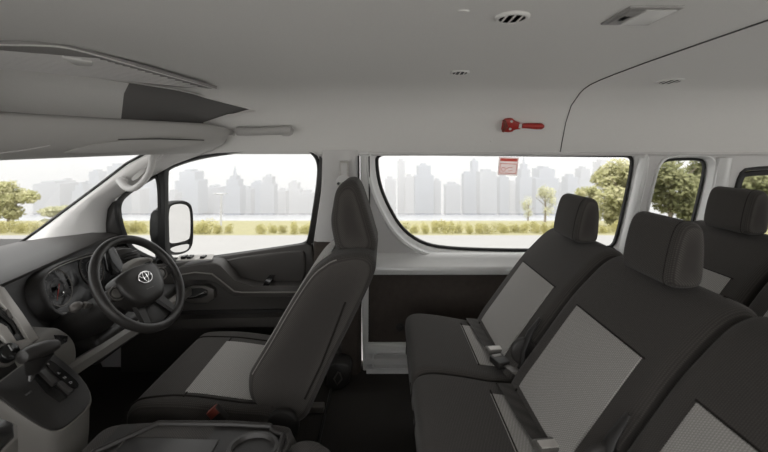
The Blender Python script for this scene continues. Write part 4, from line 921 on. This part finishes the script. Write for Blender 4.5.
def passenger_seat(label, y0):
    W = 0.243
    t = thing('passenger_seat', label, 'seat', (0.5, y0, 0.0))
    bm = bmesh.new(); slab(bm, CU2, y0-W, y0+W, 0.030); cu = link('cushion', bm, 'fabric_dark', t)
    pa, s = path_between(CU2, (0.53, 0.40), (0.336, 0.42))
    if len(pa) > 40: pa, s = path_between(CU2, (0.336, 0.42), (0.53, 0.40))
    bm = bmesh.new(); patch(bm, pa, s, y0-0.165, y0+0.155, 0.003, 0.010); link('cushion_centre', bm, 'fabric_light', cu)
    pa, s = path_between(CU2, (0.47, 0.408), (0.10, 0.36))
    if len(pa) > 45: pa, s = path_between(CU2, (0.10, 0.36), (0.47, 0.408))
    nn = strip_normals(pa, s); bm = bmesh.new()
    for e in (-1, 1): tube(bm, [Vector((p.x+n_.x*.0005, y0+e*0.172, p.y+n_.y*.0005)) for p, n_ in zip(pa, nn)], 0.0032, 6)
    tube(bm, [Vector((0.340, y0+d, 0.4235)) for d in (-.172, 0, .172)], 0.0028, 6); link('cushion_seam', bm, 'fabric_seam', cu)
    bm = bmesh.new(); slab(bm, BK2, y0-W+0.004, y0+W-0.004, 0.036, n=6); ba = link('backrest', bm, 'fabric_dark', t)
    pa, s = path_between(BK2, (0.617, 0.70), (0.43, 0.44))
    if len(pa) > 40: pa, s = path_between(BK2, (0.43, 0.44), (0.617, 0.70))
    bm = bmesh.new(); patch(bm, pa, s, y0-0.16, y0+0.16, 0.004, 0.012, 0.0, 0.004); link('backrest_centre', bm, 'fabric_light', ba)
    pa, s = path_between(BK2, (0.81, 0.848), (0.43, 0.43))
    if len(pa) > 60: pa, s = path_between(BK2, (0.43, 0.43), (0.81, 0.848))
    nn = strip_normals(pa, s); bm = bmesh.new()
    for e in (-1, 1): tube(bm, [Vector((p.x+n_.x*.0005, y0+e*0.168, p.y+n_.y*.0005)) for p, n_ in zip(pa, nn)], 0.0040, 6)
    tube(bm, [Vector((0.6185, y0+d, 0.702)) for d in (-.168, 0, .168)], 0.0026, 6); link('backrest_seam', bm, 'fabric_seam', ba)
    bm = bmesh.new(); slab(bm, HD2, y0-0.110, y0+0.108, 0.024, n=6); he = link('headrest', bm, 'fabric_dark', t)
    bm = bmesh.new(); tube(bm, [Vector((p[0], y0-0.082, p[1])) for p in catmull([Vector(q) for q in HD2], 4)], 0.0014, 5, closed=True); link('headrest_seam', bm, 'fabric_seam', he)
    for e in (-.05, .06):
        bm = bmesh.new(); tube(bm, [Vector((0.775, y0+e, 0.88)), Vector((0.775, y0+e, 0.82))], 0.007, 8); link('headrest_post', bm, 'steel', he)
    bm = bmesh.new(); disc(bm, Vector((0.478, y0-W+0.010, 0.505)), (0.05, -1, 0), 0.046, 0.014, 26, 0.008); link('recliner_cover', bm, 'dash_plastic', t)
    bm = bmesh.new(); tube(bm, [Vector((a, y0-W+0.002, b)) for a, b in ((.47, .44), (.475, .51), (.50, .57), (.535, .62))], [.022, .020, .016, .008], 8, flat=0.5); link('recliner_lever', bm, 'dark_plastic', t)
    bm = bmesh.new(); box(bm, (0.16, y0-0.20, 0.20), (0.52, y0+0.20, 0.26), 0.01); fr_ = link('seat_frame', bm, 'dark_plastic', t)
    for ax_ in (0.20, 0.50):
        for e in (-.17, .17):
            bm = bmesh.new(); box(bm, (ax_-0.018, y0+e-0.018, 0.0), (ax_+0.018, y0+e+0.018, 0.22), 0.004); link('leg', bm, 'dark_plastic', t)
    return t
def copy_tree(o, parent=None):
    c = o.copy(); COL.objects.link(c)
    if parent: c.parent = parent; c.matrix_parent_inverse = o.matrix_parent_inverse.copy()
    for ch in [x for x in CH.get(o.name, [])]: copy_tree(ch, c)
    return c
seat0 = passenger_seat('passenger seat of the nearer row standing closest to the long window', 1.62)
CH = {}
for o in list(COL.objects):
    if o.parent: CH.setdefault(o.parent.name, []).append(o)
for dx, dy, dz, la in ((0, 1.12-1.62, 0, 'middle passenger seat of the nearer row, with the largest passenger headrest in view'),
                       (0, 0.628-1.62, 0, 'nearest passenger seat of that row, only its backrest in view at lower right'),
                       (0.645, 0.0, 0.03, 'passenger seat of the rear row nearest the windows, seen behind the middle headrest'),
                       (0.645, -0.5, 0.03, 'passenger seat of the rear row cut off by the right edge of the view')):
    c = copy_tree(seat0); c.location = seat0.location+Vector((dx, dy, dz)); c['label'] = la
# lap belts lying across the cushions
def zc(x): return 0.4225-(x-0.343)*0.10
def lap_belt(label, y1, y0, first):
    t = thing('lap_belt', label, 'seat belt', (0.39, y0, 0.42))
    bm = bmesh.new(); lo = []
    pts = [(0.375, y1+.035, 0.400), (0.379, y1+.01, 0.425), (0.383, y1-.06, 0.4275), (0.388, lerp(y0, y1, .5), 0.4285), (0.397, y0+.10, 0.431), (0.40, y0+.05, 0.440)]
    for x, y, z in pts: x += .018; lo.append([Vector((x-.026, y, z)), Vector((x+.026, y, z-.004)), Vector((x+.026, y, z-.002)), Vector((x-.026, y, z+.002))])
    rings(bm, lo, True, True); link('webbing', bm, 'belt_webbing', t)
    c = Vector((0.416, y0+.045, 0.447)); M = Matrix.Translation(c) @ Matrix.Rotation(0.12, 4, 'Z')
    bm = bmesh.new(); box(bm, (-.034, -.022, -.009), (.034, .022, .009), 0.006, M); link('tongue', bm, 'buckle_plastic', t)
    bm = bmesh.new(); box(bm, (-.026, -.016, .006), (.026, .012, .011), 0.002, M); link('tongue_plate', bm, 'silver_plastic', t)
    c = Vector((0.413, y0-.025, 0.442)); M = Matrix.Translation(c) @ Matrix.Rotation(0.3, 4, 'Z')
    bm = bmesh.new(); box(bm, (-.026, -.034, -.012), (.026, .030, .012), 0.006, M); b_ = link('buckle', bm, 'dark_plastic', t)
    bm = bmesh.new(); box(bm, (-.018, .010, .008), (.018, .028, .0135), 0.002, M); link('release_button', bm, 'dull_silver', b_)
    bm = bmesh.new(); lo = []
    for x, y, z in ((0.43, y0-.05, 0.440), (0.45, y0-.10, 0.442), (0.475, y0-.125, 0.43), (0.49, y0-.15, 0.40)): lo.append([Vector((x-.018, y, z)), Vector((x+.018, y-.012, z+.004)), Vector((x+.018, y-.012, z+.008)), Vector((x-.018, y, z+.004))])
    rings(bm, lo, True, True); link('stalk', bm, 'buckle_plastic', t)
lap_belt('grey lap belt with buckle lying across the seat cushion by the long window', 1.83, 1.46, True)
lap_belt('grey lap belt with buckle lying across the middle seat cushion', 1.32, 0.97, False)

# ================================================================ door mirror outside
mi = thing('door_mirror', "black door mirror outside the driver's window", 'mirror', tuple(P(172, 225, 2.35)))
Om = P(178, 225, 2.42); nm = Vector((0.955, -0.30, -0.03)).normalized()
def mo(pix, l=0.0): return chaikin([on_plane(a, b, Om, nm, l) for a, b in pix], 2)
A1 = mo([(164, 212), (167, 204), (180, 200.5), (189, 202), (192.5, 210), (193, 240), (190, 250), (180, 255), (169, 254), (164, 246)])
cm = sum(A1, Vector())/len(A1)
bm = bmesh.new(); rings(bm, [[cm+(p-cm)*k-nm*d for p in A1] for k, d in ((.86, .012), (.92, -.002), (.99, -.006), (1.02, .01), (1.0, .05), (.85, .09), (.5, .11))], False or True, True); link('housing', bm, 'rubber', mi)
bm = bmesh.new(); g1_ = mo([(168, 208), (172, 204.5), (181, 203.5), (187.5, 206), (189.5, 214), (189.5, 237), (186, 240.5), (170, 244), (167.5, 240)], 0.004)
prism(bm, g1_, tuple(nm*0.003), 0.0); link('mirror_glass', bm, 'mirror_glass', mi, smooth=False)
bm = bmesh.new(); g2_ = mo([(169, 247.5), (186, 243.5), (189, 245), (186, 250.5), (176, 252.8), (170, 251)], 0.004)
prism(bm, g2_, tuple(nm*0.003), 0.0); link('wide_angle_glass', bm, 'mirror_glass', mi, smooth=False)
bm = bmesh.new(); prism(bm, chaikin([P(149, 216, 2.24), P(154, 209, 2.24), P(162, 213, 2.24), P(164, 240, 2.24), P(156, 246, 2.24), P(149, 240, 2.24)], 1), (-0.03, 0.12, 0), 0.01); link('mirror_foot', bm, 'rubber', mi)
bm = bmesh.new(); tube(bm, [P(156, 238, 2.28), P(158, 252, 2.26), P(160, 262, 2.19)], 0.018, 8); link('mount_arm', bm, 'rubber', mi)
bm = bmesh.new(); tube(bm, [P(158, 232, 2.30), P(170, 232, 2.42)], 0.03, 8); link('mount_arm', bm, 'rubber', mi)

# ================================================================ the world outside
SL = 0.1575
def G(y): return -0.62 if y < 3 else -0.62-SL*(y-3)
def GP(px, D): return Vector(((px-CX)*D/F, D, G(D)))
bm = bmesh.new(); prof = [(-40, -0.62), (3, -0.62), (3.01, -0.622), (24.3, G(24.3))]
rings(bm, [[Vector((x, y, z)) for y, z in prof[1:]] for x in (-60, 60)], False); struct(link('ground_forecourt', bm, 'asphalt', smooth=False)).name = 'ground_forecourt'
bm = bmesh.new(); rings(bm, [[Vector((x, y, -0.62)) for y in (-60, 3)] for x in (-60, 60)], False); struct(link('ground_concrete_bounce', bm, 'concrete', smooth=False))  # unseen ground, made pale to bounce light up to the ceiling
bm = bmesh.new(); rings(bm, [[Vector((x, y, G(y)+0.0)) for y in (24.3, 70)] for x in (-110, 110)], False); struct(link('ground_bank', bm, 'grass', smooth=False))
bm = bmesh.new(); rings(bm, [[Vector((x, y, G(y)-0.1)) for y in (70, 340)] for x in (-500, 500)], False); tag(link('river', bm, 'water', smooth=False), 'pale misty river behind the shrubs', 'river', kind='stuff')
bm = bmesh.new(); rings(bm, [[Vector((x, y, G(y))) for y in (340, 700)] for x in (-900, 900)], False); struct(link('ground_far_shore', bm, 'asphalt', smooth=False))

def building(px0, px1, top, D, material, label, kind=0):
    x0, x1 = (px0-CX)*D/F, (px1-CX)*D/F; zt = EZ-(top-CY)*D/F; zb = G(D)-1; dep = min(24, max(14, (x1-x0)))
    w = x1-x0; cx_ = (x0+x1)/2
    t = thing('tower_block' if kind != 3 else 'office_block', label, 'building', (cx_, D, zb), 'hazy buildings across the river')
    h_ = zt-zb
    bm = bmesh.new()
    if kind == 0: box(bm, (x0, D, zb), (x1, D+dep, zt-1.2)); 
    elif kind == 1: box(bm, (x0, D, zb), (x1, D+dep, zb+h_*0.78)); box(bm, (x0+w*.16, D+1, zb+h_*.78), (x1-w*.16, D+dep-1, zt-1))
    elif kind == 2: box(bm, (x0, D, zb), (x1, D+dep, zb+h_*0.7)); box(bm, (x0+w*.12, D+1, zb+h_*.7), (x1-w*.12, D+dep-1, zb+h_*.86)); box(bm, (x0+w*.3, D+2, zb+h_*.86), (x1-w*.3, D+dep-2, zt-2))
    else: box(bm, (x0, D, zb), (x1, D+dep, zt-1))
    link('tower_walls', bm, material, t, smooth=False)
    bm = bmesh.new()
    if kind == 2:
        r = bmesh.ops.create_cone(bm, segments=6, radius1=w*.12, radius2=0.1, depth=w*.7); [setattr(v, 'co', v.co+Vector((cx_, D+dep/2, zt-2+w*.35))) for v in r['verts']]; link('spire', bm, material, t, smooth=False)
    else:
        k = .3 if kind != 1 else .15
        box(bm, (cx_-w*k, D+3, zt-1.2), (cx_+w*k*.7, D+dep-3, zt+1.4)); link('roof_plant_room', bm, material, t, smooth=False)
FB, FG, FW = 'facade_blue', 'facade_grey', 'facade_warm'
BL = [ # px0, px1, top, D, material, kind, words
 (33, 60, 183, 420, FG, 3, 'wide low slab with a lattice roof, seen through the windscreen'),
 (59, 66, 180, 430, FW, 0, 'thin tower right beside the wide slab in the windscreen'),
 (66, 74, 192, 420, FB, 0, 'low block in the windscreen between thin tower and stepped towers'),
 (72, 84, 184, 440, FB, 1, 'stepped tower left of the tallest one in the windscreen'),
 (86, 100, 171, 450, FB, 1, 'tallest stepped tower in the windscreen'),
 (98, 110, 178, 430, FG, 0, 'block in the windscreen just before the pillar'),
 (107, 122, 165, 460, FB, 0, 'tower mostly hidden by the windscreen pillar handle'),
 (124, 140, 188, 430, FW, 0, 'block seen in the little quarter window, left'),
 (140, 156, 182, 450, FB, 1, 'block seen in the little quarter window, right'),
 (166, 175, 192, 430, FW, 0, "low block at the left edge of the driver's window"),
 (175, 198, 171, 400, FB, 1, "broad dark tower left in the driver's window"),
 (201, 221, 187, 430, FG, 1, "mid height block behind the lamp post"),
 (224, 240, 174, 440, FB, 2, "spired tower in the driver's window"),
 (240, 251, 188, 420, FG, 0, "low block right of the spired tower"),
 (251, 262, 182, 430, FB, 0, "block left of the twin topped tower in the driver's window"),
 (260, 274, 176, 450, FG, 1, "twin topped tower in the driver's window"),
 (276, 286, 190, 430, FW, 0, "faint low block right of the twin topped tower"),
 (286, 300, 182, 450, FW, 1, "faint tower at the right of the driver's window"),
 (300, 314, 192, 440, FW, 0, "faintest block at the rear edge of the driver's window"),
 (385, 396, 178, 440, FW, 0, 'faint block at the left edge of the long window'),
 (398, 405, 160, 480, FW, 0, 'slim faint tower, first tall one in the long window'),
 (405, 414, 176, 440, FW, 0, 'low block between the slim faint tower and the broad stepped one'),
 (415, 434, 165, 430, FB, 1, 'broad stepped tower left in the long window'),
 (435, 441, 180, 430, FG, 0, 'narrow tower right of the broad stepped tower'),
 (446, 461, 184, 420, FG, 0, 'low cubic block in the long window'),
 (464, 472, 173, 430, FB, 0, 'shoulder tower touching the tall needle tower'),
 (471, 480, 160, 440, FB, 1, 'tall needle tower in the middle of the long window'),
 (480, 497, 171, 430, FG, 3, 'wide grey tower just left of the sticker'),
 (500, 509, 176, 460, FB, 0, 'tower partly behind the sticker'),
 (510, 518, 182, 430, FW, 0, 'low block showing just below the sticker'),
 (520, 532, 162, 450, FB, 2, 'pointed tower right of the sticker'),
 (536, 559, 168, 420, FB, 1, 'round shouldered wide tower right of centre in the long window'),
 (560, 567, 184, 440, FG, 0, 'low block beside the round shouldered tower'),
 (568, 578, 176, 430, FB, 0, 'slender block left of the far headrest'),
 (579, 593, 168, 440, FG, 1, 'tower rising above the far headrest'),
 (600, 614, 161, 460, FW, 0, 'last faint tower before the tree in the long window'),
]
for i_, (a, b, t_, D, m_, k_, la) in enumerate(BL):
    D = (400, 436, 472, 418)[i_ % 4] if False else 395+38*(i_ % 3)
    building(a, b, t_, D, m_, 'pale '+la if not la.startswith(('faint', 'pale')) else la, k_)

def leafball(bm, c, rad, n, s):
    for _ in range(n):
        d = Vector((random.gauss(0, 1), random.gauss(0, 1), random.gauss(0, 1))).normalized()*(random.random()**0.45)
        p = Vector(c)+Vector((d.x*rad[0], d.y*rad[1], d.z*rad[2]))
        u = Vector((random.gauss(0, 1), random.gauss(0, 1), random.gauss(0, 1))).normalized(); v = u.orthogonal().normalized(); k = s*random.uniform(.6, 1.3)
        vs = [bm.verts.new(p+q) for q in (u*k, v*k*.6, -u*k, -v*k*.6)]; bm.faces.new(vs)
def tree(px, D, top, wpx, m_, label, n=1500, base_gap=0.3):
    b = GP(px, D); zt = EZ-(top-CY)*D/F; h_ = zt-b.z; w = wpx*D/F/2
    t = thing('tree', label, 'tree', tuple(b), 'trees outside the windows')
    bm = bmesh.new(); tube(bm, [b, b+Vector((0.1, 0, h_*.4)), b+Vector((-.05, 0, h_*.75))], [h_*.03, h_*.02, h_*.01], 8)
    for k in range(5):
        a = k*1.3; tube(bm, [b+Vector((0.1, 0, h_*(.3+.06*k))), b+Vector((math.cos(a)*w*.6, math.sin(a)*w*.6, h_*(.5+.07*k)))], [h_*.012, h_*.005], 5)
    link('trunk', bm, 'bark', t)
    bm = bmesh.new()
    for k in range(11):
        a = random.uniform(0, 2*PI); r = random.uniform(.1, .62)*w; z = lerp(base_gap, .86, random.random())*h_
        kk = 1-abs(z/h_-.55)*.7
        leafball(bm, b+Vector((math.cos(a)*r*kk, math.sin(a)*r*kk, z)), (w*.42*kk, w*.42*kk, h_*.15), n//11*2, w*.042+.05)
    leafball(bm, b+Vector((0, 0, h_*.88)), (w*.35, w*.35, h_*.12), n//10, w*.035+.04)
    link('crown', bm, m_, t, smooth=False)
tree(8, 42, 180, 56, 'leaves_hazy', 'yellow green tree at the left edge, seen through the windscreen', 2200, .1)
tree(52, 60, 206, 40, 'leaves_pale', 'low pale bushy tree in the windscreen, right of the yellow green one', 1200, .05)
tree(545, 60, 184, 30, 'leaves_pale', 'pale thin tree left of the far headrest in the long window', 500, .2)
tree(528, 70, 194, 20, 'leaves_pale', 'smallest pale sapling standing in the long window', 300, .2)
tree(620, 40, 158, 78, 'leaves_hazy', 'tall yellow green tree at the rear end of the long window', 3200, .1)
tree(590, 48, 186, 40, 'leaves_hazy', 'lower tree just above the shrubs behind the far headrest', 1400, .1)
tree(670, 34, 150, 76, 'leaves_green', 'dense green tree filling the small window behind the long one', 3200, .12)
tree(705, 40, 152, 66, 'leaves_green', 'dense green tree in the right part of the small window', 2400, .1)
tree(756, 34, 160, 80, 'leaves_green', 'dense green tree in the dark framed rear window', 3000, .12)
tree(800, 38, 160, 60, 'leaves_green', 'green tree at the far right edge of the view', 1800, .12)

# shrubs along the far side of the forecourt
def shrub_mesh(seed):
    random.seed(seed); bm = bmesh.new()
    for k in range(5): leafball(bm, Vector((random.uniform(-.5, .5), random.uniform(-.3, .3), random.uniform(.3, .6))), (.45, .4, .36), 150, .055)
    leafball(bm, Vector((0, 0, .15)), (.75, .5, .18), 150, .06)
    return bm
protos = []
names = [(24, 'left'),]
spots = []
for px in list(range(6, 112, 13)): spots.append((px, 26.5, 1.05, 'windscreen'))
for px in [120, 131, 143]: spots.append((px, 26.0, 1.15, 'quarter window'))
for px in [186, 196, 207, 218, 229, 262, 272, 283, 294, 305, 313]: spots.append((px, 26.0, 0.95+(.25 if px == 207 else 0), "driver's window"))
for px in range(392, 634, 11): spots.append((px, 26.4, 0.98+0.12*math.sin(px), 'long window'))
for px in (655, 668, 682, 696, 745, 762): spots.append((px, 26.4, 1.2, 'small rear windows'))
cnt = {}; tot = {}
for s in spots: tot[s[3]] = tot.get(s[3], 0)+1
ordw = ['first', 'second', 'third', 'fourth', 'fifth', 'sixth', 'seventh', 'eighth', 'ninth', 'tenth', 'eleventh', 'twelfth']
meshes = []
for i in range(4):
    b_ = shrub_mesh(100+i); me = bpy.data.meshes.new('shrub'); b_.to_mesh(me); b_.free(); me.materials.append(MATS['shrub_leaves']); meshes.append(me)
random.seed(11)
for i, (px, D, h_, wn) in enumerate(spots):
    cnt[wn] = cnt.get(wn, 0)+1; n = cnt[wn]; N_ = tot[wn]
    la = 'yellow green shrub, ' + ((ordw[n-1]+' from the left' if n <= (N_+1)//2 else ordw[N_-n]+' from the right') if N_ > 1 else 'only one') + ' along the roadside in the ' + wn
    o = bpy.data.objects.new('roadside_shrub', meshes[i % 4]); COL.objects.link(o); o.location = GP(px, D+random.uniform(-.8, .8)); o.rotation_euler = (0, 0, random.uniform(0, 6))
    s = h_; o.scale = (s*.78, s*.55, s*random.uniform(.72, .95)); tag(o, la, 'shrub', 'shrubs along the roadside')
# lamp post on the waterfront
b = GP(221, 34); lp = thing('lamp_post', 'grey lamp post standing behind the shrubs outside the driver\'s window', 'lamp post', tuple(b))
hh = EZ-(194-CY)*34/F-b.z
bm = bmesh.new(); tube(bm, [b, b+Vector((0, 0, hh*.5)), b+Vector((0, 0, hh))], [.09, .06, .05], 8); link('pole', bm, 'pole_metal', lp)
bm = bmesh.new(); tube(bm, [b+Vector((-.55, 0, hh+.05)), b+Vector((0, 0, hh)), b+Vector((.55, 0, hh+.05))], .05, 6); link('lamp_head', bm, 'pole_metal', lp)

# river haze: a real scattering volume between the bank and the far shore
hz = bpy.data.materials.new('river_haze'); hz.use_nodes = True; nt = hz.node_tree; nt.nodes.clear()
v_ = nt.nodes.new('ShaderNodeVolumeScatter'); v_.inputs['Density'].default_value = 0.0030; v_.inputs['Color'].default_value = (1, 0.995, 0.985, 1)
o_ = nt.nodes.new('ShaderNodeOutputMaterial'); nt.links.new(v_.outputs[0], o_.inputs['Volume']); MATS['river_haze'] = hz
bm = bmesh.new(); rings(bm, [[Vector((x, 90, G(90)+1)), Vector((x, 392, G(392)+1)), Vector((x, 392, 60)), Vector((x, 90, 60))] for x in (-620, 620)], True, True); tag(link('river_haze', bm, 'river_haze', smooth=False), 'pale haze lying over the river before the far buildings', 'haze', kind='stuff')
